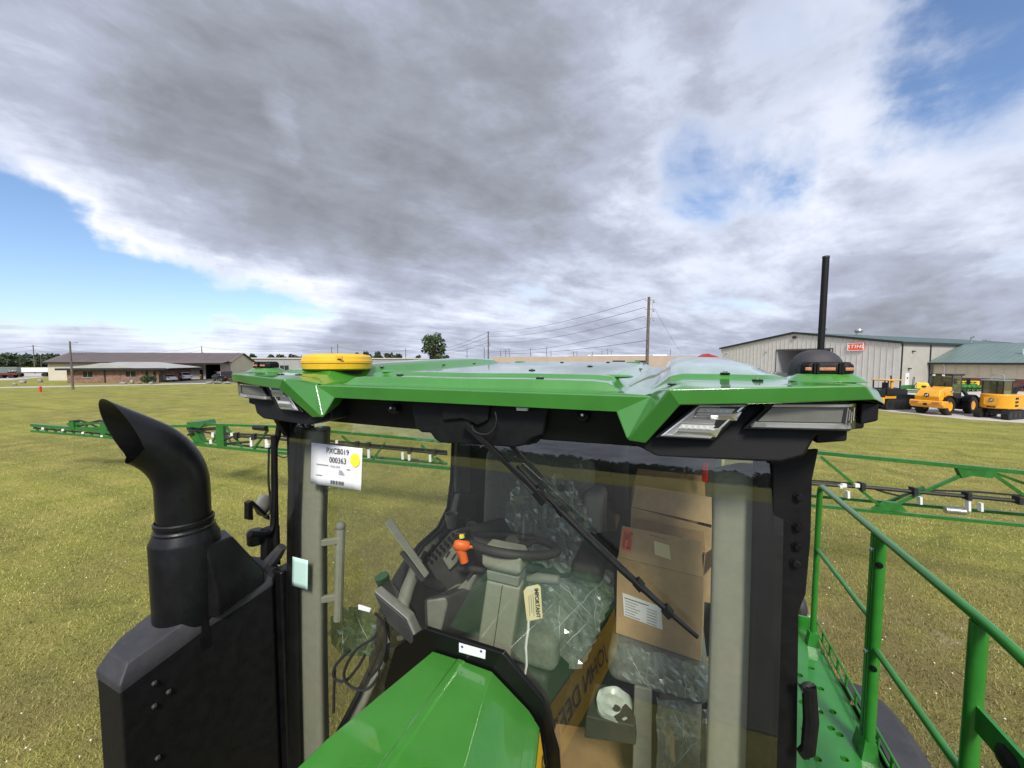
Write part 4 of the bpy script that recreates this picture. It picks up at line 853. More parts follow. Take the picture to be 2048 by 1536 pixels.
g = G(); g.box((-.25,-.4,1.6),(.25,-.26,2.15)); obj('seat', xf(g, M), 'trim_dark', t, bevel=.04)
g = G(); prof(g, [(.3,1.1),(1.7,1.1),(1.75,1.55),(.4,1.75)], -.45, .45); obj('engine_hood', xf(g, M), 'trim_dark', t, bevel=.05)
g = G(); g.tube([(-.3,.7,1.7),(-.3,.7,2.55),(-.3,.62,2.68)], .06, 8); obj('exhaust_stack', xf(g, M), 'trim_dark', t)
g = G(); prof(g, [(2.1,.1),(2.2,.1),(2.05,.6),(2.2,1.15),(2.1,1.15),(1.95,.6)], -1.3, 1.3); obj('blade', xf(g, M), 'trim_dark', t)
for s in (-1, 1): g = G(); g.tube([(s*.5,0,.55),(s*.5,2.0,.4)], .09, 4); obj('push_arm', xf(g, M), 'machine_yellow', t)

# lawn tractors lined up behind the loader
def mower(b, az, lab, group=None):
    M = frameM(b, az); t = thing('lawn_tractor', lab, 'mower', b, group)
    g = G(); prof(g, [(.1,.42),(1.35,.38),(1.4,.6),(1.2,.85),(.1,.98)], -.3, .3); obj('hood', xf(g, M), 'green_frame', t, bevel=.06)
    g = G(); prof(g, [(-.9,.45),(.1,.4),(.1,.55),(-.3,.6),(-.9,.75)], -.5, .5); obj('rear_fender', xf(g, M), 'green_frame', t, bevel=.05)
    g = G(); prof(g, [(-.75,.76),(-.25,.72),(-.25,.85),(-.62,.88),(-.7,1.3),(-.82,1.28)], -.26, .26); obj('seat', xf(g, M), 'mower_yellow', t, bevel=.04)
    g = G(); prof(g, [(-.35,.14),(.7,.14),(.7,.3),(-.35,.3)], -.62, .62); obj('mower_deck', xf(g, M), 'green_frame', t, bevel=.05)
    for s in (-1, 1): wheel(t, M, s*.42, -.6, .3, .25, 'mower_yellow', .5); wheel(t, M, s*.42, 1.0, .2, .16, 'mower_yellow', .5)
    g = G(); g.tube([(0,.1,.95),(0,-.05,1.12)], .03, 6); g.lathe((0,-.06,1.12), [(.16,0),(.18,.015),(.16,.03)], 14, (0,-.5,1)); obj('steering_wheel', xf(g, M), 'rubber', t)
    return t, M
Zl = Vector((0,0,.012))
tm, M = mower(gnd(1832, 47.5)+Zl, math.radians(-60), 'large green mower with yellow seat between the dozer and the loader')
g = G(); prof(g, [(-1.2,.5),(-.1,.5),(-.1,1.25),(-1.0,1.2)], -.62, .62); obj('grass_hopper', xf(g, M), 'mower_yellow', tm, bevel=.08)
g = G(); g.tube([(-.5,.3,.5),(-.5,.2,1.9),(.5,.2,1.9),(.5,.3,.5)], .03, 6); obj('roll_bar', xf(g, M), 'trim_dark', tm)
for i, px in enumerate((1913, 1922, 1931, 1940, 1949)):
    mower(gnd(px, 49.5 + .1*i)+Zl, math.radians(-140), ['leftmost green lawn tractor in the row behind the loader', 'second green lawn tractor in the row behind the loader', 'middle green lawn tractor in the row behind the loader', 'fourth green lawn tractor in the row behind the loader', 'rightmost green lawn tractor in the row, nearest the excavator'][i], 'lawn tractors lined up by the office wall')

# ================================================================== the sprayer
XC = -0.63
SP = thing('field_sprayer', 'green field sprayer with dark glazed cab, black exhaust and long folding booms', 'sprayer', (XC, 3.5, 0))
def lerpf(tab, x):
    if x <= tab[0][0]: return tab[0][1]
    for (a, va), (b_, vb) in zip(tab, tab[1:]):
        if x <= b_: return va + (vb-va)*(x-a)/(b_-a)
    return tab[-1][1]
ZC = [(1.045,3.812),(1.085,3.817),(1.098,3.843),(1.19,3.848),(1.203,3.857),(1.8,3.876),(2.6,3.893),(2.75,3.88)]
ZR = [(1.045,3.845),(1.128,3.855),(1.143,3.866),(1.5,3.888),(2.0,3.908),(2.4,3.920),(2.65,3.915),(2.75,3.89)]
ZV = [(1.045,3.811),(1.2,3.818),(2.0,3.842),(2.75,3.86)]
ZO = [(1.045,3.852),(1.13,3.856),(1.6,3.858),(2.75,3.858)]
def half(Y):
    zc, zr, zv, zo = (lerpf(t_, Y) for t_ in (ZC, ZR, ZV, ZO)); k = (Y-1.045)/1.7; e_ = .86 + .09*k
    return [(.0,zc),(.20,zc+.002),(.42,zc),(.462,zc-.004),(.498,zv+.005),(.515,zv),(.563,zv),(.580,zv+.006),(.625,zr-.008),(.655,zr),(.76,zr+.003*k),(e_-.04,zr-.001),(e_,zr-(zr-zo)*.2),(e_+.035,zo+.001),(1.0,zo),(1.03,zo-.012),(1.045,zo-.045)]
def roofz(u, Y):
    h_ = half(min(max(Y,1.045),2.75)); return lerpf(h_, abs(u))
Ys = sorted(set([y for t_ in (ZC, ZR) for y, _ in t_] + [1.25,1.35,2.2]))
g = G()
rings = []
for Y in Ys:
    h_ = half(Y); rings.append([(XC-u, Y, z) for u, z in reversed(h_[1:])] + [(XC+u, Y, z) for u, z in h_])
g.loft(rings, caps=False, closed=False)
back_ = rings[-1]; g.add(back_ + [(x, y+.03, 3.74) for x, y, z in back_], [(i, i+1, i+1+len(back_), i+len(back_)) for i in range(len(back_)-1)])
for s in (-1, 1):
    def q(u, Y, z): return (XC + s*u, Y, z)
    h0 = half(1.045)
    A_ = q(.583,1.030,3.811); Bv = q(.495,1.036,3.766); T1 = q(.527,1.008,3.697); T2 = q(.574,1.004,3.694); K_ = q(.623,.93,3.837); Wb = q(.648,.934,3.800); C1 = q(.99,.985,3.851); C2 = q(1.012,.998,3.820); C3 = q(1.03,1.045,lerpf(h0,1.03)); C4 = q(1.045,1.045,lerpf(h0,1.045)); K3 = q(.60,.985,3.832)
    g.add([A_, Bv, T1, K_, K3], [(0,1,2), (0,2,3), (0,3,4)])
    g.add([K_, T1, T2, Wb], [(0,1,2,3)])
    g.add([K_, Wb, q(.83,.965,3.808), C2, C1, q(.82,.958,3.845)], [(0,1,2,5), (5,2,3,4)])
    g.add([C1, C2, C4, C3], [(0,1,2,3)])
    fr = [q(u, 1.045, z) for u, z in h0]
    idx = [i for i, (u, z) in enumerate(h0) if .57 < u <= 1.03]
    g.add([K3, A_, K_, q(.82,.958,3.845), C1] + [fr[i] for i in idx], [])
    base = len(g.v) - len(idx) - 5; ii = [base+5+j for j in range(len(idx))]
    g.f += [(base+1, base+0, ii[0]), (base+0, base+2, ii[1], ii[0]), (base+2, ii[2], ii[1]), (base+2, base+3, ii[4], ii[3], ii[2]), (base+3, base+4, ii[6], ii[5], ii[4]), (base+4, ii[-1], ii[-2], ii[6]) if len(ii) > 7 else (base+4, ii[-1], ii[6])]
    low = [Bv, T1, T2, Wb, q(.83,.965,3.808), C2, C4]
    inn = [(x, y+.07, max(z+.03, 3.73)) for x, y, z in low]
    g.add(low + inn, [(i, i+1, i+8, i+7) for i in range(6)])
    # side skirt running back
    side = [q(1.045, Y, lerpf(half(Y),1.045)) for Y in Ys]; g.add(side + [(x - s*.05, y, z-.03) for x, y, z in side], [(i, i+1, i+1+len(side), i+len(side)) for i in range(len(side)-1)])
# visor band across the front
h0 = half(1.045); vis = [(XC-.583,1.030,3.811),(XC-.495,1.036,3.766),(XC+.495,1.036,3.766),(XC+.583,1.030,3.811)]
g.add(vis, [(0,1,2,3)])
tl = [(XC-u, 1.045, z) for u, z in reversed(h0[1:7])] + [(XC+u, 1.045, z) for u, z in h0[:7]]
g.add([vis[0]] + tl + [vis[3]], [tuple(range(len(tl)+2))])
g.add([vis[1], vis[2], (XC+.495,1.10,3.775), (XC-.495,1.10,3.775)], [(0,1,2,3)])
ROOF = obj('roof', g, 'green', SP, bevel=.0045, smooth=22, seg=2)
def roof_hit(px, py):
    d = ray(px, py); best = None
    for i in range(1, 4000):
        p = C0 + d*(i*.001)
        if 1.05 < p.y < 2.75 and abs(p.x-XC) < 1.03 and p.z <= roofz(p.x-XC, p.y): return p
    return None
bolt_px = [(597,752.5),(562,755),(763,735),(800,750.5),(887,730),(948,727),(1080,757),(1124,725),(1064,741),(1288,727),(1281,739),(1344,770),(1450,748),(1515,762),(1216,725),(1180,733)]
g0 = G(); g0.box((-.011,-.008,0),(.011,.008,.0035)); gb = G(); gb.lathe((0,0,.0035), [(.0058,0),(.0058,.0035),(.005,.004)], 6)
wsh = None
for px, py in bolt_px:
    p = roof_hit(px, py)
    if p is None: continue
    p = Vector((p.x, p.y, roofz(p.x-XC, p.y)))
    if wsh is None: wsh = obj('roof_bolt', g0, 'black_plastic', ROOF, bevel=.001, loc=p); hd_ = obj('bolt_head', gb, 'steel', ROOF, loc=p)
    else: dup(wsh, ROOF, Matrix.Translation(p)); dup(hd_, ROOF, Matrix.Translation(p))
# moulded pads on the roof skin
for px, py, w_ in ((1230,753.5,.055),(772,744,.03),(1266,725,.045),(1038,724,.04)):
    p = roof_hit(px, py)
    if p: 
        g = G(); g.ball((p.x, p.y+.02, roofz(p.x-XC,p.y+.02)), 1, 16, 8, (w_,.03,.007)); obj('moulded_pad', g, 'green', ROOF, smooth=60)
# receiver dome
c = Vector((atD(676,742,1.67).x, atD(676,742,1.67).y, 3.862))
g = G(); g.lathe(c, [(.127,0),(.139,.006),(.141,.027),(.137,.029)], 44); RC = obj('receiver', g, 'yellow', SP, smooth=40)
g = G(); g.lathe(c, [(.1435,.0305),(.1435,.040),(.139,.042),(.137,.056),(.129,.063),(.10,.068),(.05,.070),(.005,.0705)], 44); obj('dome_cap', g, 'yellow', RC, smooth=40)
v = (Vector((0,0,0)) - Vector((c.x, c.y, 0))).normalized(); sd_ = Vector((-v.y, v.x, 0)); q_ = c + v*.1385 + sd_*.006
g = G(); g.obox(q_ + Vector((0,0,.052)), sd_*.011, v*.004, (0,0,.008)); obj('latch', g, 'yellow', RC, bevel=.002)
g = G(); g.obox(q_ + v*.003 + Vector((0,0,.045)), sd_*.006, v*.003, (0,0,.003)); g.obox(c + v*.142 - sd_*(-.016) + Vector((0,0,.038)), sd_*.006, v*.0012, (0,0,.0022)); obj('latch_slot', g, 'ink', RC)
g = G(); g.lathe((c.x, c.y, 3.845), [(.11,0),(.11,.016)], 24); obj('mount', g, 'black_plastic', RC)
# corner beacons on green pedestals
for s in (-1, 1):
    cx, cy = XC + s*.955, 1.105; zb = lerpf(ZO, cy) - .002
    def rect(hx, hy, z, r=.012): return [(cx+sx*hx-(sx*r if k else 0), cy+sy*hy-(0 if k else sy*r), z) for sx, sy, k in ((-1,-1,1),(1,-1,1),(1,-1,0),(1,1,0),(1,1,1),(-1,1,1),(-1,1,0),(-1,-1,0))]
    ped = obj('beacon_pedestal', G().loft([rect(.072,.05,zb), rect(.066,.044,zb+.006), rect(.054,.034,zb+.016), rect(.052,.032,zb+.018)]), 'green', SP, bevel=.004)
    bc = obj('beacon', G().loft([rect(.049,.03,zb+.0185), rect(.050,.031,zb+.026), rect(.049,.030,zb+.038), rect(.043,.025,zb+.045)]), 'black_plastic', SP, bevel=.002)
    for u0, u1 in ((-.046,-.030),(-.020,.014),(.027,.046)) if s > 0 else ((-.038,-.008),(.006,.038)):
        g = G(); g.box((cx+u0+.002, cy-.0335, zb+.0255),(cx+u1-.002, cy-.030, zb+.0325)); obj('amber_lens', g, 'amber', bc, bevel=.001)
    for u0 in ((-.028,-.022,.018,.023) if s > 0 else (-.005,)): g = G(); g.box((cx+u0, cy-.0345, zb+.019),(cx+u0+.004, cy-.029, zb+.043)); obj('rib', g, 'black_plastic', bc)
    if s > 0:
        dm = []
        for k in range(9):
            a = PI/2*k/8; hh = math.sin(a)*.052; sc = math.cos(a)**.75 if k < 8 else .12
            dm.append([(cx + .056*sc*math.cos(2*PI*j/24)*(1 if k < 6 else 1.0), cy + .055 + .046*sc*math.sin(2*PI*j/24), zb + .020 + hh*1.05) for j in range(24)])
        AB = obj('antenna_base', G().loft([[(x, y, zb) for x, y, z in dm[0]]] + dm), 'black_rough', SP, smooth=50)
        D_ = 1.03; a0 = atD(1641,705,D_); a1 = atD(1652,515,D_); AN = obj('antenna', G().tube([a0 - (a1-a0)*.05, a0, a1], .0078, 14), 'black_plastic', AB)
        obj('antenna_cap', G().tube([a1 - (a1-a0)*.005, a1 + (a1-a0)*.012], .0084, 14), 'black_rough', AB)

# ---- under the roof: black header, lamps
g = G(); hdr = [(XC-.62,1.10,3.79),(XC+.62,1.10,3.79),(XC+.62,1.145,3.655),(XC+.3,1.13,3.655),(XC-.3,1.13,3.655),(XC-.62,1.145,3.655)]
g.prism([hdr[0],hdr[1],hdr[2],hdr[3],hdr[4],hdr[5]], (0,.10,0)); HDR = obj('header', g, 'black_plastic', SP, bevel=.006)
hous = [(818,797),(830,860),(842,869),(860,870),(868,882),(880,890),(1030,899),(1048,895),(1060,882),(1085,874),(1098,812)]
hp = [onY(px, py-4, 1.085) for px, py in hous]; g = G(); g.prism(hp, (0,.05,0)); WH = obj('wiper_housing', g, 'black_plastic', HDR, bevel=.007, seg=3)
cv = [(880,800),(884,842),(925,838),(955,852),(975,842),(980,806)]; g = G(); g.prism([onY(px,py,1.072) for px, py in cv], (0,.03,0)); obj('wiper_motor_cover', g, 'black_plastic', HDR, bevel=.006)
g = G(); g.prism([onY(px,py,1.06) for px, py in ((1032,815),(1055,816),(1054,822),(1033,821))], (0,.008,0)); obj('marking_plate', g, 'white_plastic', HDR)
for px, py in ((786,817),(1166,831)):
    c_ = onY(px, py, 1.085); g = G(); g.lathe(c_, [(.006,-.006),(.011,-.010),(.016,-.006),(.0175,.004),(.019,.02)], 20, (0,1,-.25)); nz = obj('washer_nozzle', g, 'black_gloss', HDR)
    g = G(); g.lathe(c_, [(.0035,-.014),(.0045,-.006)], 8, (0,1,-.25)); obj('nozzle_tip', g, 'steel', nz)
for s in (-1, 1):
    def q(u, Y, z): return (XC + s*u, Y, z)
    prof_ = [(.53,3.80),(.53,3.685),(.60,3.665),(.86,3.672),(.905,3.69),(.925,3.74),(.99,3.75),(.99,3.80)]
    g = G(); g.loft([[q(u, Y + (.05 if u < .6 else .0) + max(0, u-.7)*.10, z) for u, z in prof_] for Y in (1.0, 1.16)]); obj('lamp_housing', g, 'black_plastic', SP, bevel=.008)
    def lamp_frame(pts, depth, mt): return obj('lamp_body', G().prism([q(*p) for p in pts], (0,depth,0)), mt, SP, bevel=.003)
    # LED work lamp: slanted reflector with two light bars
    P0 = [(.608,3.722),(.690,3.798),(.785,3.802),(.715,3.722)]
    yb = lambda u: .985 + (u-.6)*.10
    g = G(); g.prism([q(u + du, yb(u)-.004, z + dz_) for (u, z), (du, dz_) in zip(P0, ((-.014,-.007),(-.002,.006),(.012,.006),(.008,-.007)))], (0,.05,0)); WL = obj('work_lamp', g, 'black_gloss', SP, bevel=.003)
    ctr = (sum(p[0] for p in P0)/4, sum(p[1] for p in P0)/4)
    rim = [q(u, yb(u)-.010, z) for u, z in P0]; inn = [q(u + (ctr[0]-u)*.10, yb(u)-.0098, z + (ctr[1]-z)*.10) for u, z in P0]
    g = G(); g.add(rim + inn + [(x, y+.005, z) for x, y, z in inn], [(i, (i+1)%4, 4+(i+1)%4, 4+i) for i in range(4)] + [(4+i, 4+(i+1)%4, 8+(i+1)%4, 8+i) for i in range(4)] + [(8,9,10,11)]); obj('bezel', g, 'chrome', WL, smooth=0)
    for zc_, sh in ((3.742, .0), (3.782, .036)):
        a, b_ = .645+sh*1.05, .715+sh*1.1
        g = G(); g.add([q(a-.012,yb(a)-.0065,zc_-.017), q(b_+.012,yb(b_)-.0065,zc_-.017), q(b_+.022,yb(b_)-.0065,zc_+.004), q(a+.004,yb(a)-.0065,zc_+.006), q(a,yb(a)-.0165,zc_-.006), q(b_,yb(b_)-.0165,zc_-.006), q(b_+.006,yb(b_)-.0165,zc_), q(a+.004,yb(a)-.0165,zc_)], [(0,1,5,4),(1,2,6,5),(2,3,7,6),(3,0,4,7),(4,5,6,7)]); obj('reflector', g, 'chrome', WL, smooth=0)
        g = G(); g.prism([q(a,yb(a)-.018,zc_+.001), q(b_,yb(b_)-.018,zc_+.001), q(b_+.008,yb(b_)-.018,zc_+.011), q(a+.008,yb(a)-.018,zc_+.011)], (0,.004,0)); lb = obj('led_bar', g, 'white_plastic', WL)
        for k in range(5): uu = a + .012 + (b_-a-.02)*k/4; g = G(); g.prism([q(uu-.0025,yb(uu)-.0195,zc_+.003), q(uu+.0025,yb(uu)-.0195,zc_+.003), q(uu+.0025,yb(uu)-.0195,zc_+.008), q(uu-.0025,yb(uu)-.0195,zc_+.008)], (0,.001,0)); obj('led', g, 'sign_white', WL)
    g = G(); g.poly([q(u, yb(u)-.022, z) for u, z in P0]); obj('lens', g, 'lamp_lens', WL, smooth=0)
    # long corner lamp with chrome lower strip
    P1 = [(.792,3.752),(.838,3.806),(.985,3.812),(.985,3.758)]
    def yc(u): return .988 + (u-.7)*.05 + (max(0,u-.955)**2)*22
    us = [.0,.2,.4,.6,.75,.85,.92,.96,1.0]
    def at(u_, v_):
        lo = P1[0][0] + (P1[3][0]-P1[0][0])*u_; lz = P1[0][1] + (P1[3][1]-P1[0][1])*u_; hi = P1[1][0] + (P1[2][0]-P1[1][0])*u_; hz_ = P1[1][1] + (P1[2][1]-P1[1][1])*u_
        return lo + (hi-lo)*v_, lz + (hz_-lz)*v_
    def strip(v0, v1, off, name, m, par, u0=0.0, u1=1.0, th=.006, lean=0.0):
        uu = [u0 + (u1-u0)*x for x in us]; r_ = []
        for x in uu:
            a = at(x, v0); b_ = at(x, v1); r_.append([q(a[0], yc(a[0])+off-lean, a[1]), q(b_[0], yc(b_[0])+off, b_[1]), q(b_[0], yc(b_[0])+off+th, b_[1]), q(a[0], yc(a[0])+off+th, a[1])])
        return obj(name, G().loft(r_), m, par, smooth=30)
    CL = strip(-.10, 1.05, .012, 'corner_lamp', 'black_gloss', SP, -.03, 1.02, .03)
    strip(.04, .22, .004, 'chrome_strip', 'chrome', CL, .01, .96, .008, .012); strip(.88, .98, -.004, 'chrome_strip', 'chrome', CL, .0, .97, .014)
    strip(.26, .82, .004, 'lamp_panel', 'cab_grey', CL, .03, .86, .006)
    for k in range(4): x = .89 + k*.022; strip(.25+.1*(k%2), .85-.08*(k%3), -.004-.003*k, 'reflector', 'chrome', CL, x, x+.013, .004)
    strip(.0, 1.0, -.012, 'lens', 'lamp_lens', CL, .0, 1.0, .003)
    for bx in (((.93,1.045,3.716),(.985,1.12,3.755)), ((1.0,1.03,3.765),(1.03,1.12,3.812)), ((1.005,1.16,3.73),(1.055,1.22,3.81))):
        g = G(); g.prism([q(bx[0][0],bx[0][1],bx[0][2]), q(bx[1][0],bx[0][1],bx[0][2]+.01), q(bx[1][0],bx[0][1],bx[1][2]), q(bx[0][0],bx[0][1],bx[1][2])], (0, bx[1][1]-bx[0][1], 0)); obj('lamp_bracket', g, 'black_plastic', SP, bevel=.004)

# ---- glazing and posts
def wY(u, z):
    h_ = 3.69 - z; return 1.158 - .16*.35*(1-math.exp(-h_/.35)) - .012*h_ + .018*(u/.9)**2
us_ = [i/16*1.8-.9 for i in range(17)]; zs_ = [3.69 - 1.75*(i/22)**1.5 for i in range(23)]
g = G(); g.loft([[(XC+u, wY(u,z), z) for u in us_] for z in zs_], caps=False, closed=False); WS = obj('windshield', g, 'windshield', SP, smooth=60)
for s in (-1, 1):
    g = G(); g.loft([[(XC+s*u, wY(u,z)+.006, z) for u in (.832,.86,.90)] for z in zs_], caps=False, closed=False); obj('glass_border', g, 'black_frit', WS, smooth=60, thick=.003)
g = G(); g.loft([[(XC+u, wY(u,z)+.006, z) for u in us_[1:-1]] for z in (3.69,3.672,3.652)], caps=False, closed=False); obj('glass_border', g, 'black_frit', WS, smooth=60, thick=.003)
for s in (-1, 1):
    g = G(); g.loft([[(XC+s*u, Y, z) for u, Y in ((.902,1.165),(.945,1.175),(.945,1.27),(.875,1.27),(.875,1.195))] for z in (1.9,3.0,3.66)]); PO = obj('front_post', g, 'black_plastic', SP, bevel=.008)
    g = G(); g.loft([[(XC+s*u, wY(.8,z)+dY, z) for u, dY in ((.872,.035),(.765,.03),(.742,.042),(.745,.062),(.82,.15),(.872,.15))] for z in (1.95,2.6,3.2,3.57,3.60)]); obj('pillar_trim', g, 'trim_grey', SP, bevel=.014, seg=3)
# right outer plate with bolts
pl = [(1545,905),(1638,898),(1625,960),(1622,1080),(1612,1190),(1598,1225),(1594,1536),(1590,1640),(1548,1640)]
g = G(); g.prism([onY(px,py,1.150) for px, py in pl], (0,.012,0)); PL_ = obj('hinge_plate', g, 'black_plastic', SP, bevel=.004)
for px, py in ((1597,993),(1595,1053),(1594,1091),(1591,1125)):
    c_ = onY(px, py, 1.150); g = G(); g.lathe(c_, [(.0125,-.002),(.0125,-.004),(.009,-.0042),(.009,-.011),(.0075,-.013)], 6 if py != 1125 else 14, (0,1,0)); obj('bolt', g, 'black_gloss', PL_)
g = G(); g.prism([onY(px,py,1.145) for px, py in ((1541,905),(1562,908),(1562,932),(1541,930))], (0,.02,0)); obj('bracket', g, 'black_plastic', PL_, bevel=.003)
g = G(); c_ = [onY(px,py,1.12) for px, py in ((1600,1375),(1618,1372),(1622,1440),(1616,1500),(1602,1508))]; g.tube(c_, [.012,.016,.017,.016,.012], 10); obj('door_handle', g, 'black_plastic', SP)
g = G(); g.box((XC+.90, 1.28, 2.0),(XC+.94, 2.62, 2.45)); obj('door_panel', g, 'black_plastic', SP, bevel=.01)
# side windows
for s in (-1, 1):
    g = G(); g.poly([(XC+s*.93, 1.28, 2.05),(XC+s*.93, 2.58, 2.05),(XC+s*.93, 2.58, 3.66),(XC+s*.93, 1.28, 3.66)]); obj('side_window', g, 'side_glass', SP, smooth=0)
# left outer: mirror arm, work lamp and wiring
g = G(); c_ = [onX(px,py,-1.63) for px, py in ((560,840),(556,870),(549,900),(548,1010),(541,1062),(500,1068))]; g.tube(smooth_path(c_), .013, 10); MA = obj('mirror_arm', g, 'black_gloss', SP)
g = G(); c_ = [onX(px,py,-1.66) for px, py in ((538,893),(537,960),(541,1000),(540,1025),(528,1035))]; g.tube(smooth_path(c_), .0045, 8); obj('cable', g, 'hose', MA)
g = G(); c_ = [onX(px,py,-1.66) for px, py in ((538,890),(552,908),(568,915),(577,910))]; g.tube(smooth_path(c_), .003, 6); obj('cable', g, 'steel', MA)
g = G(); c_ = onX(536,889,-1.66); g.lathe(c_, [(.009,-.012),(.009,.0),(.005,.004),(.005,.016)], 10); obj('connector', g, 'white_plastic', MA)
g = G(); c_ = onX(511,1072,-1.70); g.lathe(c_, [(.030,-.035),(.034,-.03),(.034,.02),(.027,.028)], 18); WLm = obj('work_light', g, 'black_gloss', SP)
g = G(); a = [onX(px,py,-1.68) for px, py in ((497,1040),(497,1006),(506,1001),(540,1032),(540,1041),(506,1011),(507,1040))]; g.prism(a, (-.03,0,0)); obj('light_bracket', g, 'black_gloss', WLm, bevel=.002)
g = G(); g.ball(onX(526,1010,-1.72), .05, 14, 8, (.35,.75,1)); obj('light_shell', g, 'cab_grey', WLm, smooth=60)
g = G(); c_ = [onX(px,py,-1.64) for px, py in ((545,870),(547,1010),(550,1125))]; g.prism([onX(533,1060,-1.63), onX(560,1050,-1.63), onX(562,1130,-1.63), onX(532,1126,-1.63)], (-.04,0,0)); g.tube([c_[0]+Vector((.01,0,0)), c_[1]+Vector((.01,0,0)), c_[2]+Vector((.01,0,0))], .014, 8); obj('mirror_bracket', g, 'black_plastic', SP, bevel=.003)
g = G(); g.prism([onX(px,py,-1.57) for px, py in ((541,832),(560,826),(600,842),(600,880),(566,872))], (.03,0,0)); obj('post_bracket', g, 'black_plastic', SP, bevel=.004)
# ---- wiper
A0 = onY(930, 846, 1.055); A1 = onY(1082, 992, 1.085); A2 = onY(1100, 1012, 1.095)
g = G(); g.tube([A0, A0.lerp(A1,.06), A0.lerp(A1,.45), A1], [.012,.0135,.011,.008], 4); WIP = obj('wiper_arm', g, 'black_plastic', SP, bevel=.0015)
g = G(); g.lathe(onY(932,850,1.06), [(.011,-.014),(.012,.0),(.012,.03)], 14, (0,1,-.1)); obj('wiper_pivot', g, 'black_gloss', WIP)
b0, b1 = onY(1032,936,1.108), onY(1396,1288,1.075)
pts = [b0.lerp(b1, k/14) for k in range(15)]
pts = [Vector((p.x, wY(p.x-XC, p.z) - .012, p.z)) for p in pts]
g = G(); g.tube(pts, .0035, 4); obj('wiper_rubber', g, 'rubber', WIP)
g = G(); g.tube([p + Vector((.0,-.010 - .022*math.sin(PI*k/14),.004)) for k, p in enumerate(pts)], [.0065 + .0025*math.sin(PI*k/14) for k in range(15)], 6); obj('wiper_blade', g, 'black_gloss', WIP)
for k in (2, 4, 10, 12): g = G(); g.obox(pts[k] + Vector((0,-.016,.002)), (.009,0,-.009), (0,.014,0), (.007,0,.007)); obj('blade_clip', g, 'black_plastic', WIP)
dlt = (A1-A0).normalized(); side_ = Vector((dlt.z,0,-dlt.x))
g = G(); g.tube([onY(1018,925,1.07), onY(1050,955,1.075), onY(1090,1000,1.08), onY(1105,1015,1.09)], .004, 6); g.tube([onY(1020,938,1.07), onY(1060,985,1.075), onY(1085,1005,1.08)], .003, 6); obj('washer_hose', g, 'hose', WIP)
g = G(); g.obox(onY(1080,994,1.08), (.016,0,-.016), (0,.012,0), (.008,0,.008)); obj('blade_joint', g, 'black_plastic', WIP, bevel=.002)
g = G(); g.tube(smooth_path([onY(px,py,1.05) for px, py in ((944,850),(948,861),(962,868),(978,867),(989,855),(993,838),(990,824))]), .0022, 8); obj('washer_tube', g, 'hose', WIP)

# ---- hood
g = G()
hz0 = 2.90
secs = []
for Y, w_, z in ((1.072,.113,hz0),(.95,.138,hz0+.002),(.70,.195,hz0),(.45,.235,hz0-.02),(.20,.25,hz0-.06),(-.1,.25,hz0-.12)):
    k = (1.072-Y)
    h_ = [(.0,z+.004),(.010,z+.004),(.016,z),(w_,z-.002),(w_+.06,z-.042),(w_+.128,z-.088),(w_+.146,z-.108),(w_+.155,z-.14),(w_+.155,z-.9)]
    hl = h_[:4] + [(w_+.014,z-.042),(w_+.034,z-.10),(w_+.040,z-.13),(w_+.046,z-.16),(w_+.046,z-.9)]
    secs.append([(XC-u, Y, zz_) for u, zz_ in reversed(hl[1:])] + [(XC+u, Y, zz_) for u, zz_ in h_])
g.loft(secs, closed=False, caps=False); n0 = len(secs[0]); g.f.append(tuple(range(n0)))
HOOD = obj('hood', g, 'green', SP, bevel=.004, smooth=25)
for s in (1,):
    g = G(); g.loft([[(XC+s*(w_+.130), Y, z-.087), (XC+s*(w_+.156), Y, z-.108), (XC+s*(w_+.167), Y, z-.122), (XC+s*(w_+.167), Y, z-.15), (XC+s*(w_+.155), Y, z-.155)] for Y, w_, z in ((1.06,.113,hz0),(.70,.195,hz0),(.20,.25,hz0-.06))], caps=False, closed=False)
    obj('hood_side_moulding', g, 'green', HOOD, smooth=25)
for s in (1,):
    g = G(); g.loft([[(XC+s*(w_+.1685), Y, z-.126), (XC+s*(w_+.198), Y, z-.31)] for Y, w_, z in ((1.055,.114,hz0),(.70,.195,hz0),(.45,.235,hz0-.02),(.20,.25,hz0-.06))], caps=False, closed=False); st = obj('side_stripe', g, 'decal_yellow', HOOD, smooth=60)
    a = Vector((XC+s*(.195+.186), .70, hz0-.216)); b_ = Vector((XC+s*(.113+.186), 1.06, hz0-.216)); ex = (b_-a) if s > 0 else (a-b_)
    text('lettering', 'JOHN DEERE', .10, a.lerp(b_, .35), ex, (-.16,0,1), 'ink', st, shear=.12)
g = G(); g.prism([(XC-.35,1.078,2.5),(XC+.35,1.078,2.5),(XC+.335,1.078,2.70),(XC+.285,1.078,2.85),(XC+.15,1.078,2.965),(XC-.15,1.078,2.965),(XC-.285,1.078,2.85),(XC-.335,1.078,2.70)], (0,.02,0)); CW = obj('cowl_seal', g, 'black_frit', SP, bevel=.006)
lp = [onY(px,py,1.074) for px, py in ((918,1286),(971,1301),(970,1318),(918,1304))]; g = G(); g.prism(lp, (0,.002,0)); LB = obj('warning_label', g, 'paper', CW)
for px, py in ((924,1294),(962,1303)):
    g = G(); g.lathe(onY(px,py,1.0725), [(.0042,0),(.0042,.001)], 12, (0,1,0)); obj('label_mark', g, 'ink_blue', CW)

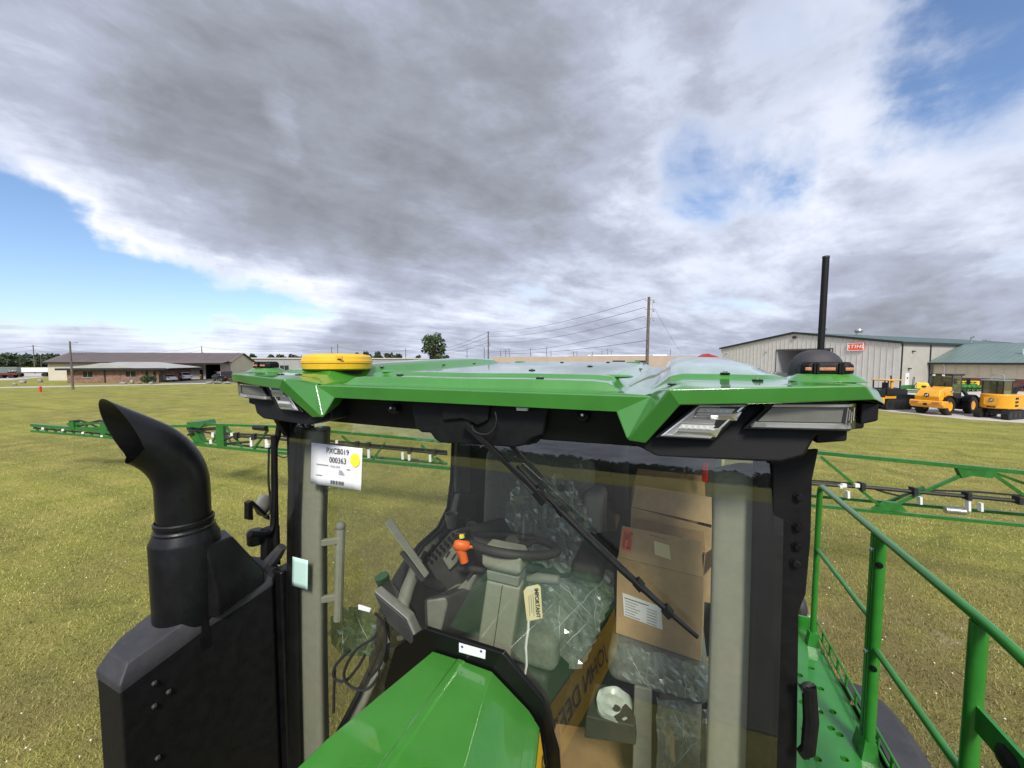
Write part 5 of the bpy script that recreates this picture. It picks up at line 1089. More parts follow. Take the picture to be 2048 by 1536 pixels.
# ---- exhaust
EX = Vector((-1.705, .845, 0)); RA = .083
path = []; z0 = 3.20; zb = 3.42; RB = .235
dh = Vector((-.24, -.95, 0)).normalized()
for z in (z0, 3.30, zb): path.append(EX + Vector((0,0,z)))
for k in range(1, 13):
    a = math.radians(56)*k/12; path.append(EX + Vector((0,0,zb)) + dh*(RB*(1-math.cos(a))) + Vector((0,0,RB*math.sin(a))))
tdir = (dh*math.sin(math.radians(56)) + Vector((0,0,math.cos(math.radians(56))))).normalized()
n = 40; ringsO, ringsI = [], []
lat = dh.cross(Vector((0,0,1))).normalized()
def ring_at(p, tang, r): a = lat; b_ = tang.cross(a).normalized(); return [p + a*(r*math.cos(2*PI*k/n)) + b_*(r*math.sin(2*PI*k/n)) for k in range(n)]
for i, p in enumerate(path):
    tg = (path[min(i+1,len(path)-1)] - path[max(i-1,0)]).normalized() if i < len(path)-1 else tdir
    ringsO.append(ring_at(p, tg, RA)); ringsI.append(ring_at(p, tg, RA-.004))
Qc = path[-1] + tdir*.055; cn = (dh*.55 + Vector((.18,-.36,-.26))).normalized()
def cut(r): return [p + tdir*((Qc-p).dot(cn)/tdir.dot(cn)) for p in r]
ringsO.append(cut(ringsO[-1])); ringsI.append(cut(ringsI[-1]))
g = G(); g.loft(ringsO + ringsI[::-1], caps=False); EXO = obj('exhaust_elbow', g, 'black_gloss', SP, smooth=45)
g = G(); g.lathe(EX, [(.087,3.305),(.092,3.300),(.092,3.288),(.089,3.284),(.089,3.276),(.094,3.270),(.094,3.262)], 40, caps=False); obj('clamp_ring', g, 'black_gloss', EXO)
g = G(); g.lathe(EX, [(.093,3.262),(.105,3.234),(.108,3.226),(.108,2.86),(.108,2.82)], 40, caps=False); SH = obj('exhaust_shroud', g, 'black_gloss', SP, smooth=30)
bx = [onX(438,1068,-1.62), onX(478,1060,-1.62), onX(512,1122,-1.60), onX(500,1165,-1.58), onX(470,1180,-1.585)]
g = G(); top = [(-1.74,.80,3.205),(-1.60,.855,3.205),(-1.60,.95,3.205),(-1.70,.98,3.205)]; bot = [(-1.74,.78,2.93),(-1.565,.87,2.93),(-1.565,1.05,2.97),(-1.70,1.07,2.97)]
g.loft([bot, [(x, y, 3.0) if i in (0,3) else (x, y, 3.02) for i, (x, y, z) in enumerate(bot)], top]); obj('heat_shield', g, 'black_gloss', SH, bevel=.006)
outl = [(-1.60,.597),(-1.755,.600),(-1.80,.655),(-1.835,.78),(-1.86,.95),(-1.86,1.12),(-1.62,1.15),(-1.565,1.08),(-1.575,1.0),(-1.60,.85)]
def zt(y): return 2.915 + (y-.597)*.20
cen = Vector((-1.70,.87,0))
g = G(); r0 = [(x, y, 1.6) for x, y in outl]; r1 = [(x, y, zt(y)-.045) for x, y in outl]; r2 = [(x + (cen.x-x)*.20, y + (cen.y-y)*.10, zt(y)) for x, y in outl]
g.loft([r0, r1]); BX = obj('exhaust_box', g, 'black_plastic', SP, bevel=.006)
r1b = [(x + (x-cen.x)*.015, y + (y-cen.y)*.01, zt(y)-.047) for x, y in outl]; r1a = [(x, y, z-.03) for x, y, z in r1b]
g = G(); g.loft([r1a, r1b, r2]); obj('box_cover', g, 'black_rough', BX, bevel=.006, smooth=30)
for px, py in ((308,1366),(337,1383),(308,1412),(315,1515)):
    c_ = onX(px, py, -1.598); g = G(); g.lathe(c_, [(.0085,.0),(.0085,.004),(.005,.008)], 6, (1,0,0)); obj('bolt', g, 'black_rough', BX)
g = G(); g.box((-1.60,1.10,2.0),(-1.535,1.19,2.99)); obj('filler_panel', g, 'black_gloss', SP, bevel=.01)
g = G(); g.tube([(-1.66,1.12,2.98),(-1.60,1.125,3.04),(-1.575,1.14,3.08)], [.03,.028,.02], 8); obj('support_arm', g, 'black_rough', SP)

# ---- walkway, rails, fender (right side)
ZP = 2.0
from mathutils.geometry import delaunay_2d_cdt
out = [Vector((.36,1.30)), Vector((.945,1.30)), Vector((.945,3.22)), Vector((.36,3.22))]
holes = []
for px, py in ((1600,1351),(1623,1337),(1642,1378),(1640,1424),(1666,1424),(1636,1519),(1663,1457),(1690,1519),(1610,1460),(1605,1405),(1680,1470),(1612,1515)):
    p = onZ(px, py, ZP); holes.append((p.x, p.y, .014))
for k in range(6): holes.append((.44 + .08*(k % 3), 2.0 - .22*(k//3) - .05*(k % 3), .014))
V2 = list(out); E2 = [(0,1),(1,2),(2,3),(3,0)]
for (x, y, r) in holes:
    k0 = len(V2); V2 += [Vector((x + r*math.cos(2*PI*k/14), y + r*math.sin(2*PI*k/14))) for k in range(14)]; E2 += [(k0+k, k0+(k+1) % 14) for k in range(14)]
vo, eo, fo, *_ = delaunay_2d_cdt(V2, E2, [], 1, 1e-5)
g = G(); g.v = [(v.x, v.y, ZP) for v in vo]
for f in fo:
    c_ = sum((vo[i] for i in f), Vector((0,0)))/len(f)
    if not any((c_ - Vector((x, y))).length < r*.98 for x, y, r in holes): g.f.append(tuple(f))
g.prism([(.945,1.3,1.94),(.955,1.3,1.94),(.955,3.22,1.94),(.945,3.22,1.94)], (0,0,.062))
PLT = obj('walkway', g, 'green_frame', SP, smooth=0)
for i, (x, y, r) in enumerate(holes):
    o_ = obj('hole_collar', G().lathe((0,0,0), [(r*1.25,0),(r*1.12,.004),(r,.003),(r,-.02)], 16, caps=False), 'green_frame', PLT, loc=(x,y,ZP)) if i == 0 else dup(o_, PLT, Matrix.Translation((x,y,ZP)))
for x, y in ((onZ(1633,1418,ZP).x, onZ(1633,1418,ZP).y), (onZ(1614,1482,ZP).x, onZ(1614,1482,ZP).y)): g = G(); g.lathe((x,y,ZP+.0), [(.014,0.001),(.014,.006),(.006,.010)], 14); obj('carriage_bolt', g, 'steel', PLT)
g = G(); g.box((.36,3.20,2.0),(.94,3.215,2.10)); obj('kick_plate', g, 'green_frame', PLT)
# toe board: two thin bars with uprights
for z in (2.03, 2.10): g = G(); g.tube([(.965,1.2,z),(.965,3.2,z)], .006, 6); obj('toe_rail', g, 'green_frame', PLT)
for k in range(16): y = 1.3 + k*.125; g = G(); g.box((.961,y,2.03),(.968,y+.02,2.10)); obj('toe_slat', g, 'green_frame', PLT)
XR, ZR_ = .91, 3.09; r = .0165
def rail_seg(name, pts, rr=r): return obj(name, G().tube(pts, rr, 14), 'green_frame', SP, smooth=50)
HR = rail_seg('handrail', [(XR,3.06,2.05),(XR,3.06,ZR_-.05),(XR,3.045,ZR_-.012),(XR,3.01,ZR_),(XR,1.60,ZR_),(XR,1.45,ZR_-.01),(XR+.05,1.20,ZR_-.06),(XR+.12,.9,ZR_-.14)])
g = G(); g.tube([(XR-.001,2.31,2.05),(XR-.001,2.31,ZR_-.012)], .0185, 4); obj('rail_post', g, 'green_frame', HR)
g = G(); g.tube([(XR,2.262,2.05),(XR,2.262,ZR_-.012)], .0225, 14); obj('rail_post', g, 'green_frame', HR, smooth=50)
g = G(); g.tube([(XR,1.64,1.9),(XR,1.64,ZR_-.012)], .0225, 14); obj('rail_post', g, 'green_frame', HR, smooth=50)
zA, zB = onY(1637,1140,3.055).z, onY(1725,1248,2.33).z
g = G(); g.tube([(XR,3.05,2.66),(XR,2.33,2.66)], .0125, 12); obj('mid_rail', g, 'green_frame', HR, smooth=50)
g = G(); g.tube([(XR,2.25,2.55),(XR,1.0,2.55)], .0145, 12); obj('mid_rail', g, 'green_frame', HR, smooth=50)
g = G(); g.prism([(XR-.006,1.64,2.74),(XR-.006,1.64,2.82),(XR+.02,1.2,2.80),(XR+.02,1.2,2.72)], (.012,0,0)); ga = obj('gate_bar', g, 'green_frame', HR)
g = G(); g.ball((XR+.005,1.50,2.76), .045, 10, 6, (.5,1,.8)); obj('gate_latch', g, 'black_plastic', HR)
for y, z in ((2.262,ZR_-.13),(2.262,2.46)): g = G(); g.lathe((XR-.022*.38,y-.022*.92,z), [(.0145,0),(.0145,-.004),(.010,-.0045),(.010,-.008),(.004,-.009)], 16, (.38,.92,0)); obj('plug', g, 'black_gloss', HR)
for y, z in ((2.31,ZR_-.085),(2.31,2.50)): g = G(); g.ball((XR-.016,y-.010,z), .011, 12, 8); obj('dome_bolt', g, 'steel', HR, smooth=60)
for y in (3.06, 2.31, 2.262):
    g = G(); g.loft([[(XR-.035,y-.03,2.0),(XR+.035,y-.03,2.0),(XR+.035,y+.03,2.0),(XR-.035,y+.03,2.0)], [(XR-.022,y-.022,2.09),(XR+.022,y-.022,2.09),(XR+.022,y+.022,2.09),(XR-.022,y+.022,2.09)]]); obj('post_socket', g, 'green_frame', HR)
pts = []
for k in range(13):
    a = math.radians(12 + 120*k/12); pts.append((2.45 + .98*math.cos(a), 1.05 + .98*math.sin(a)))
g = G(); g.loft([[(.985,y,z),(1.13,y,z-.012),(1.19,y,z-.06),(1.19,y,z-.09),(.985,y,z-.03)] for y, z in pts]); FN = obj('fender', g, 'black_rough', SP, bevel=.01)
g = G(); g.lathe((1.0,2.45,.95), [(.35,-.18),(.88,-.18),(.93,-.12),(.93,.12),(.88,.18),(.35,.18)], 40, (1,0,0)); tw = obj('wheel', g, 'rubber', SP)
g = G(); g.lathe((1.0,2.45,.95), [(.34,-.15),(.12,-.05),(.12,.05),(.34,.15)], 24, (1,0,0)); obj('rim', g, 'decal_yellow', tw)
g = G(); g.lathe((.80,3.6,2.25), [(.03,-.10),(.03,.06)], 12, (1,0,0)); obj('fitting', g, 'steel', SP)
g = G(); g.ball((.82,3.45,2.10), .13, 12, 8, (.6,.8,1)); g.ball((.94,3.5,2.0), .10, 12, 8, (.6,.8,1)); obj('filler_cap', g, 'black_rough', SP)
g = G(); g.box((XC-.62,2.75,1.0),(XC+.62,7.6,1.9)); obj('chassis', g, 'green_frame', SP, bevel=.05)
g = G(); g.box((XC-.85,3.9,1.6),(XC+.85,6.9,2.9)); obj('solution_tank', g, 'green_frame', SP, bevel=.25, seg=5)
for s in (-1,1): g = G(); g.lathe((XC+s*1.35,6.0,.95), [(.35,-.22),(.88,-.22),(.95,-.14),(.95,.14),(.88,.22),(.35,.22)], 36, (1,0,0)); tw = obj('wheel', g, 'rubber', SP); g = G(); g.lathe((XC+s*1.35,6.0,.95), [(.34,-.15),(.12,-.05),(.12,.05),(.34,.15)], 24, (1,0,0)); obj('rim', g, 'decal_yellow', tw)
g = G(); g.lathe((XC-1.81,3.6,.95), [(.35,-.18),(.88,-.18),(.93,-.12),(.93,.12),(.88,.18),(.35,.18)], 36, (1,0,0)); obj('wheel', g, 'rubber', SP)

# ---- booms
DB = [(65,13.75),(230,12.8),(395,11.4),(550,10.1),(895,9.04),(1640,6.6),(2048,5.87),(2300,5.5)]
def BP(px, py, dd=0.0): return atD(px, py, lerpf(DB, px) + dd)
def boom(name): return None
g = G(); g.tube([BP(1560,1004), BP(1640,1012), BP(2048,1051), BP(2260,1071)], .035, 4); BR = obj('right_boom', g, 'green_boom', SP)
def bpart(name, pts, r_, m='green_boom', par=None, n=4): return obj(name, G().tube([BP(*p) for p in pts], r_, n), m, par, smooth=40)
def bplate(name, pts, dd, th, m, par): return obj(name, G().prism([BP(px,py,dd) for px, py in pts], Vector((FW.x,FW.y,0))*th), m, par)
bpart('top_chord', [(1560,899),(1632,905),(2048,945),(2260,966)], .042, par=BR)
bpart('rear_chord', [(1560,986,.25),(2048,1029,.25),(2260,1048,.25)], .035, par=BR)
for a, c_ in (((1642,914),(1762,1014)), ((1779,1014),(1933,946)), ((1984,946),(2075,1010)), ((1847,974,.2),(1772,1006,.2)), ((1995,948,.2),(2052,968,.2)), ((2085,1046),(2180,960))): bpart('brace', [a, c_], .030, par=BR)
bplate('gusset', ((1915,936),(1995,943),(1985,957),(1945,952),(1925,957)), -.03, .06, 'green_boom', BR)
bplate('gusset', ((1745,1020),(1775,1004),(1800,1006),(1815,1024)), -.03, .06, 'green_boom', BR)
bpart('spray_pipe', [(1560,962),(1621,967),(1740,975),(1880,988),(2048,1003),(2260,1020)], .032, 'hose', BR, 8)
bpart('hose', [(1560,956),(1625,961),(1720,968),(1770,985),(1800,992),(1850,980),(1960,984),(2048,992),(2200,1004)], .016, 'hose', BR, 6)
for px, py in ((1728,974),(1833,984),(1941,994),(2044,1003)): bplate('pipe_clamp', ((px-4,py-8),(px+4,py-7),(px+4,py+8),(px-4,py+7)), -.06, .1, 'hose', BR)
for px, py, h_ in ((1698,990,14),(1843,1002,15),(1940,1010,26),(1965,1015,17),(1683,974,6)): bplate('nozzle_body', ((px-2.6,py-h_/2),(px+2.2,py-h_/2),(px+2.6,py+h_/2),(px-2.2,py+h_/2)), -.05, .05, 'white_plastic', BR)
for px, py in ((1694,972),(1720,972)): bplate('hose_marker', ((px-9,py-4),(px,py-4),(px,py+3),(px-9,py+3)), -.05, .04, 'white_plastic', BR)
g = G(); g.lathe(BP(1890,1020,-.05), [(.05,0),(.05,.24)], 12, BP(1932,1024)-BP(1890,1020)); obj('actuator', g, 'steel', BR)
# left boom
g = G(); g.tube([BP(230,874), BP(392,889), BP(545,904), BP(724,920), BP(894,936), BP(1000,948)], .05, 4); BL = obj('left_boom', g, 'green_boom', SP)
bpart('top_chord', [(395,848),(556,853),(720,868),(900,884)], .045, par=BL)
bpart('rear_chord', [(392,880,.3),(545,897,.3),(720,912,.3),(894,927,.3)], .04, par=BL)
for a, c_ in (((389,862),(408,889)), ((449,854),(419,889)), ((453,854),(484,893)), ((536,860),(508,897)), ((565,855),(600,906)), ((684,872),(715,898)), ((770,886),(745,920)), ((843,890),(875,926)), ((640,912),(610,866)), ((872,915,.2),(892,928,.2))): bpart('brace', [a, c_], .034, par=BL)
bplate('hinge_plate', ((432,850),(446,850),(448,893),(436,896),(430,880)), -.06, .12, 'green_boom', BL)
bplate('valve_cover', ((373,845),(403,843),(406,851),(400,856),(374,853)), -.2, .5, 'green_boom', BL)
bplate('hinge_plate', ((372,853),(396,853),(410,885),(392,891),(378,870)), .1, .1, 'green_boom', BL)
bpart('spray_pipe', [(380,862),(430,858),(470,872),(543,877),(662,888),(780,897),(894,908)], .034, 'hose', BL, 8)
bpart('hose', [(375,858),(420,866),(450,880),(480,868),(545,871),(662,882),(894,903)], .025, 'hose', BL, 6)
bpart('hose', [(376,870),(400,858),(432,856),(452,868),(462,886),(500,884)], .03, 'hose', BL, 6)
g = G(); g.lathe(BP(509,855,-.1), [(.07,0),(.07,.48)], 12, BP(545,858,-.1)-BP(509,855,-.1)); obj('fold_cylinder', g, 'black_gloss', BL)
for px, py, h_ in ((425,870,9),(421,884,8),(463,869,6),(502,884,18),(532,887,16),(737,906,20),(805,912,14),(818,910,22),(860,917,14),(673,884,6)): bplate('nozzle_body', ((px-2.6,py-h_/2),(px+2.2,py-h_/2),(px+2.6,py+h_/2),(px-2.2,py+h_/2)), -.08, .06, 'white_plastic', BL)
for px, py in ((470,872),(505,874),(735,892),(818,902),(868,906),(712,890)): bplate('pipe_clamp', ((px-3.5,py-6),(px+3.5,py-6),(px+3.5,py+6),(px-3.5,py+6)), -.1, .12, 'hose', BL)
bplate('actuator', ((822,918),(836,919),(836,923),(822,922)), -.1, .05, 'ink', BL)
# outer folded wing of the left boom
bpart('outer_beam', [(64,850),(150,857),(240,866)], .07, par=BL); bpart('outer_lower_beam', [(64,862),(150,869),(240,877)], .05, par=BL)
for k in range(9): px = 68 + k*18; bpart('outer_brace', [(px,852+k*1.4),(px+9,862+k*1.5)], .035, par=BL)
bpart('outer_pipe', [(68,856),(150,863),(235,871)], .03, 'hose', BL, 6)
for px, py in ((125,860),(165,866),(203,872),(85,857)): bplate('nozzle_body', ((px-2.5,py-2),(px+2.5,py-2),(px+2.5,py+2),(px-2.5,py+2)), -.1, .06, 'white_plastic', BL)
bpart('folded_chord', [(136,848),(200,846),(250,850),(330,852),(385,852)], .05, par=BL); bpart('folded_chord', [(136,856),(200,856),(240,858)], .05, par=BL)
bpart('hose', [(140,843),(160,841),(178,846),(200,841),(214,846),(232,842)], .035, 'hose', BL, 6); bpart('hose', [(155,853),(180,848),(200,856),(225,850)], .03, 'hose', BL, 6)
bplate('hinge_plate', ((200,846),(212,841),(216,852),(210,870),(202,871),(198,860)), -.1, .2, 'green_boom', BL); bplate('hinge_plate', ((136,845),(146,842),(148,860),(138,862)), -.1, .2, 'green_boom', BL)
for px in (152,170,228): bpart('brace', [(px,848),(px+10,866)], .04, par=BL)
g = G(); g.tube([BP(240,870), BP(300,872), BP(392,888)], .05, 4); obj('boom_link', g, 'green_boom', BL)

# ================================================================== inside the cab
def ip(name, pts, Y, th, m, par, bevel=.006, seg=2): return obj(name, G().prism([onY(px,py,Y) for px, py in pts], (0,th,0)), m, par, bevel=bevel, seg=seg)
def dp(name, pts, D, off, m, par, bevel=.004): return obj(name, G().prism([atD(px,py,D) for px, py in pts], off), m, par, bevel=bevel)
g = G(); g.box((-1.50,1.14,1.98),(.24,2.62,2.04)); FL = obj('cab_floor', g, 'cab_dark', SP)
g = G(); g.box((-1.52,1.26,3.635),(.26,2.70,3.68)); obj('headliner', g, 'cab_dark', SP)
g = G(); g.box((-1.55,2.62,2.04),(.29,2.70,3.63)); RW = obj('rear_wall', g, 'cab_dark', SP)
curve = [(906,872),(903,960),(896,1015),(876,1056),(838,1090),(812,1132),(798,1182),(782,1236),(756,1302),(714,1392),(668,1480),(636,1545)]
g = G(); g.prism([onX(px,py,-1.50) for px, py in curve + [(636,1700),(925,1700),(925,872)]], (.03,0,0)); LWL = obj('side_wall', g, 'cab_dark', SP)
obj('window_seal', G().tube([onX(px,py,-1.475) for px, py in curve], .012, 8), 'rubber', LWL, smooth=60)
obj('sill_trim', G().tube([onX(px+14,py+10,-1.46) for px, py in curve[3:]], .022, 8), 'cab_grey', LWL, smooth=60)
g = G(); g.prism([onX(px,py,-1.468) for px, py in ((909,880),(944,884),(942,985),(908,984))], (.02,0,0)); CP = obj('rear_post_trim', g, 'trim_grey', LWL, bevel=.006)
for px, py in ((916,946),(918,980)): obj('trim_screw', G().lathe(onX(px,py,-1.447), [(.020,0),(.018,.008),(.008,.012)], 14, (1,0,0)), 'cab_grey', LWL)
g = G(); g.prism([onX(px,py,-1.44) for px, py in ((908,986),(944,988),(942,1030),(896,1040))], (.05,0,0)); obj('post_foot', g, 'cab_grey', LWL, bevel=.012)
for px, py in ((876,1056),(862,1072),(845,1090),(830,1104),(868,1064)): g = G(); g.obox(onX(px+18,py+8,-1.44), (.012,0,0), (0,.022,.016), (0,-.008,.011)); obj('switch', g, 'black_gloss', LWL, bevel=.003)
obj('cup_holder', G().lathe(onX(903,1040,-1.36), [(.030,-.05),(.040,.0),(.045,.045),(.040,.045),(.034,.0)], 20), 'cab_grey', SP)
obj('air_vent', G().lathe(onY(947,1055,2.30), [(.045,0),(.05,-.012),(.038,-.016),(.034,.0),(.012,-.004)], 22, (0,1,0)), 'cab_grey', SP)
# grab handle on the left pillar
a0, a1 = onX(681,1058,-1.33), onX(676,1240,-1.33)
GH = obj('grab_handle', G().tube([a0 + Vector((0,0,.02)), a0, a1], [.017,.0195,.019], 10), 'trim_grey', SP)
obj('handle_cap', G().ball(a0 + Vector((0,0,.012)), .022, 12, 8), 'cab_grey', GH, smooth=60)
for py in (1080, 1192): c = onX(678,py,-1.33); g = G(); g.obox(c + Vector((-.03,-.03,0)), (.035,.03,0), (-.006,.008,0), (0,0,.014)); obj('handle_bracket', g, 'trim_grey', GH, bevel=.004)

# driver's seat
def rbox(name, x0, x1, y0, y1, z0, z1, m, par, bev=.04, tilt=0.0):
    g = G(); g.box((x0,y0,z0),(x1,y1,z1)); g.v = [(x, y + (z-z0)*tilt, z) for x, y, z in g.v]; return obj(name, g, m, par, bevel=bev, seg=4)
DS = rbox('driver_seat', -1.02,-.46,1.62,2.16,2.45,2.62,'seat_fabric', SP, .05)
rbox('backrest', -1.10,-.40,2.08,2.24,2.62,3.36,'seat_fabric', DS, .10, .10)
rbox('side_bolster', -.44,-.33,2.02,2.22,2.66,3.18,'trim_grey', DS, .04, .10)
obj('tilt_knob', G().lathe(onY(1123,975,2.07), [(.020,0),(.022,-.014),(.012,-.018)], 16, (0,1,0)), 'cab_dark', DS)
rbox('seat_base', -.98,-.50,1.62,2.10,2.04,2.44,'cab_dark', DS, .03)
rbox('arm_pad', -.42,-.27,1.70,2.1,2.88,2.97,'cab_dark', DS, .035)
rbox('head_arm', -.32,-.22,2.25,2.36,3.0,3.60,'cab_dark', DS, .04, -.12)
# steering column
cx = onY(1013,1150,1.44).x
SCm = obj('steering_column', G().loft([[(cx-.078+dx,1.40,z),(cx+.078+dx,1.40,z),(cx+.07+dx,1.48,z),(cx-.07+dx,1.48,z)] for dx, z in ((-.055,2.60),(-.04,2.72),(-.012,2.90),(.0,2.985))]), 'trim_grey', SP, bevel=.014, seg=3)
obj('column_neck', G().loft([[(cx-w_,1.395,z),(cx+w_,1.395,z),(cx+w_,1.48,z),(cx-w_,1.48,z)] for w_, z in ((.070,2.988),(.074,3.03))]), 'cab_grey', SCm, bevel=.006)
obj('column_head', G().loft([[(cx-w_,1.375+e_,z),(cx+w_,1.375+e_,z),(cx+w_,1.47,z),(cx-w_,1.47,z)] for w_, e_, z in ((.070,.02,3.032),(.086,.0,3.06),(.088,.005,3.115),(.078,.03,3.135))]), 'trim_grey', SCm, bevel=.012, seg=3)
obj('column_seam', G().tube([(cx+.0,1.397,2.98),(cx-.055,1.397,2.61)], .0018, 4), 'cab_dark', SCm)
obj('column_lever', G().tube([onY(px,py,1.5) for px, py in ((1056,1158),(1075,1156),(1118,1160))], [.014,.022,.018], 10), 'cab_grey', SCm, smooth=60)
obj('signal_lever', G().tube([onY(px,py,1.47) for px, py in ((985,1142),(940,1138),(918,1137))], [.012,.015,.014], 10), 'cab_dark', SCm, smooth=60)
wc = onY(1026,1088,1.57); wn = Vector((0.0,.27,.96)).normalized()
wa = wn.orthogonal().normalized(); wb = wn.cross(wa); RR = .20
g = G(); g.tube([wc + wa*(RR*math.cos(2*PI*k/48)) + wb*(RR*math.sin(2*PI*k/48)) for k in range(49)], .0195, 10, caps=False); STW = obj('steering_wheel', g, 'black_rough', SP, smooth=60)
for k in range(3):
    a = 2*PI*k/3 + .5; g = G(); g.tube([wc - wn*.03, wc + (wa*math.cos(a) + wb*math.sin(a))*RR*.96], [.02,.012], 8); obj('spoke', g, 'cab_dark', STW)
obj('hub', G().lathe(wc - wn*.05, [(.05,0),(.055,.02),(.04,.035)], 20, wn), 'cab_dark', STW)
obj('wheel_shaft', G().tube([wc - wn*.04, Vector((cx,1.5,3.12))], .03, 12), 'cab_dark', STW)
# orange multi-function handle
dO = 1.62
OH = obj('control_handle', G().tube([atD(px,py,dO) for px, py in ((929,1124),(925,1108),(920,1098))], [.018,.019,.022], 10), 'orange', SP, smooth=60)
g = G(); g.tube([atD(px,py,dO) for px, py in ((908,1086),(914,1088),(930,1091),(938,1093))], [.018,.026,.026,.016], 12); obj('handle_head', g, 'orange', OH, smooth=60)
g = G(); g.tube([atD(px,py,dO) for px, py in ((936,1094),(951,1094))], [.010,.003], 8); obj('handle_spout', g, 'orange', OH, smooth=60)
dp('handle_cap', ((908,1066),(932,1066),(934,1082),(908,1083)), dO-.01, Vector((.0,.04,0)), 'black_gloss', OH)
dp('handle_button', ((918,1070),(926,1070),(927,1077),(919,1078)), dO-.02, Vector((.0,.01,0)), 'dot_yellow', OH, .001)
# armrest console with keypad
AR = dp('armrest_console', ((850,1128),(868,1098),(900,1062),(918,1058),(950,1120),(944,1150),(905,1188),(888,1190)), 1.80, Vector((.12,.26,-.02)), 'cab_dark', SP, .012)
for i in range(7):
    for j in range(2): c = atD(857+i*8.2+j*6, 1117-i*8.2+j*6, 1.785); g = G(); g.obox(c, (.006,0,.0), (0,.004,0), (0,0,.006)); obj('key', g, 'black_gloss', AR, bevel=.0015)
dp('console_tray', ((884,1118),(905,1092),(928,1096),(914,1126),(898,1142)), 1.775, Vector((.0,.03,0)), 'cab_grey', AR, .006)
for px, py in ((893,1109),(905,1114)): dp('slot', ((px-3,py+5),(px+3,py-5),(px+6,py-4),(px,py+6)), 1.765, Vector((0,.012,0)), 'ink', AR, .001)
CS = dp('console_front', ((876,1190),(905,1186),(940,1150),(952,1150),(938,1184),(910,1196)), 1.72, Vector((.05,.2,0)), 'cab_grey', SP, .01)
dp('vent_slot', ((931,1156),(943,1143),(946,1147),(934,1161)), 1.70, Vector((0,.02,0)), 'ink', CS, .001)
SB = dp('side_console', ((845,1198),(893,1192),(900,1208),(884,1280),(872,1296),(850,1305)), 1.66, Vector((.12,.2,0)), 'cab_dark', SP, .012)
dp('console_lid', ((852,1202),(890,1197),(894,1210),(880,1276),(868,1290),(856,1296)), 1.645, Vector((.0,.016,0)), 'cab_grey', SB, .008)
# two display units on the armrest
o1 = atD(783,1035,1.56) - atD(768,1046,1.52)
q = [atD(768,1046,1.52), atD(797,1090,1.50), atD(850,1157,1.47)]; aw = ray(812,1098)*.10
UD = obj('upper_display', G().prism([q[0], q[2], q[2]+o1*.7, q[0]+o1], aw), 'cab_grey', SP, bevel=.005)
obj('display_back', G().prism([q[1].lerp(q[2],.15), q[2], q[2] + Vector((-.02,.09,-.08)), q[1].lerp(q[2],.15) + Vector((-.03,.09,-.06))], -o1*.5), 'cab_dark', UD, bevel=.004)
o2 = atD(762,1169,1.46) - atD(747,1180,1.41)
q = [atD(747,1180,1.41), atD(816,1238,1.38), atD(846,1305,1.38)]; q3 = q[0] + (q[2]-q[1])*.9
LDp = obj('lower_display', G().prism([q[0], q[1], q[2], q3], o2), 'cab_grey', SP, bevel=.006)
obj('display_back', G().prism([q[0].lerp(q[1],.06)-o2*.04, q[0].lerp(q[1],.94)-o2*.04, q[2].lerp(q3,.06)-o2*.04, q[2].lerp(q3,.94)-o2*.04], -o2*.2), 'cab_dark', LDp, bevel=.004)
obj('display_mount', G().tube([atD(840,1150,1.62), atD(852,1165,1.66), atD(880,1172,1.72)], .022, 10), 'cab_dark', SP, smooth=60)
obj('display_mount', G().tube([atD(835,1262,1.50), atD(860,1275,1.6), atD(880,1260,1.68)], .020, 10), 'cab_dark', SP, smooth=60)
obj('console_frame', G().tube([atD(px,py,D_) for px, py, D_ in ((835,1130,1.95),(815,1180,1.9),(798,1240,1.85),(782,1300,1.8))], [.03,.034,.034,.03], 8), 'cab_grey', SP, smooth=60)
# wiring cluster low on the left
for i, pth in enumerate((((750,1226),(768,1250),(772,1290),(760,1330),(735,1360)), ((762,1246),(748,1275),(712,1300),(688,1345),(700,1372),(735,1378),(765,1340)), ((700,1300),(672,1330),(668,1355),(690,1362),(715,1335),(730,1310)), ((790,1300),(800,1340),(790,1380),(768,1375),(758,1340),(762,1310)), ((670,1340),(668,1380),(667,1425)))):
    obj('wiring', G().tube(smooth_path([atD(px,py,1.44 + .03*i) for px, py in pth]), .0055, 6), 'hose', SP, smooth=60)
for px, py, s_ in ((778,1246,.03),(792,1270,.035),(786,1310,.045),(800,1285,.025)): g = G(); g.ball(atD(px,py,1.5), s_, 8, 6, (1,.7,1.1)); obj('connector', g, 'black_gloss', SP)
for px, py in ((820,1248),(800,1275),(815,1330)): g = G(); g.obox(atD(px,py,1.47), (.010,0,.003), (0,.006,0), (-.002,0,.007)); obj('connector', g, 'steel', SP)
dp('cable_tag', ((716,1210),(741,1218),(739,1225),(716,1219)), 1.42, Vector((0,.006,0)), 'white_plastic', SP, .001)
g = G(); a = onX(766,1160,-1.74); b = onX(785,1215,-1.70); g.tube([a, b], [.042,.048], 14); CN = obj('fill_canister', g, 'cab_dark', SP)
obj('canister_lid', G().tube([a + (a-b).normalized()*.03, a], [.046,.046], 14), 'green_frame', CN)

# trainer seat on the right, below the boxes
zs = onY(1310,1300,1.62).z
TS = rbox('trainer_seat', -.225,.16,1.56,2.15,zs-.15,zs-.005,'seat_fabric', SP, .045)
rbox('seat_pedestal', -.02,.14,1.62,2.1,2.04,zs-.151,'cab_grey', TS, .03)
ip('side_panel', ((1268,1372),(1304,1380),(1302,1560),(1264,1560)), 1.55, .05, 'cab_grey', SP)
ip('floor_tray', ((1172,1432),(1268,1452),(1272,1492),(1168,1476)), 1.50, .18, 'cab_dark', SP)
ip('door_strap', ((1405,926),(1416,926),(1416,962),(1411,967),(1404,962)), 2.2, .012, 'red', SP, .002)

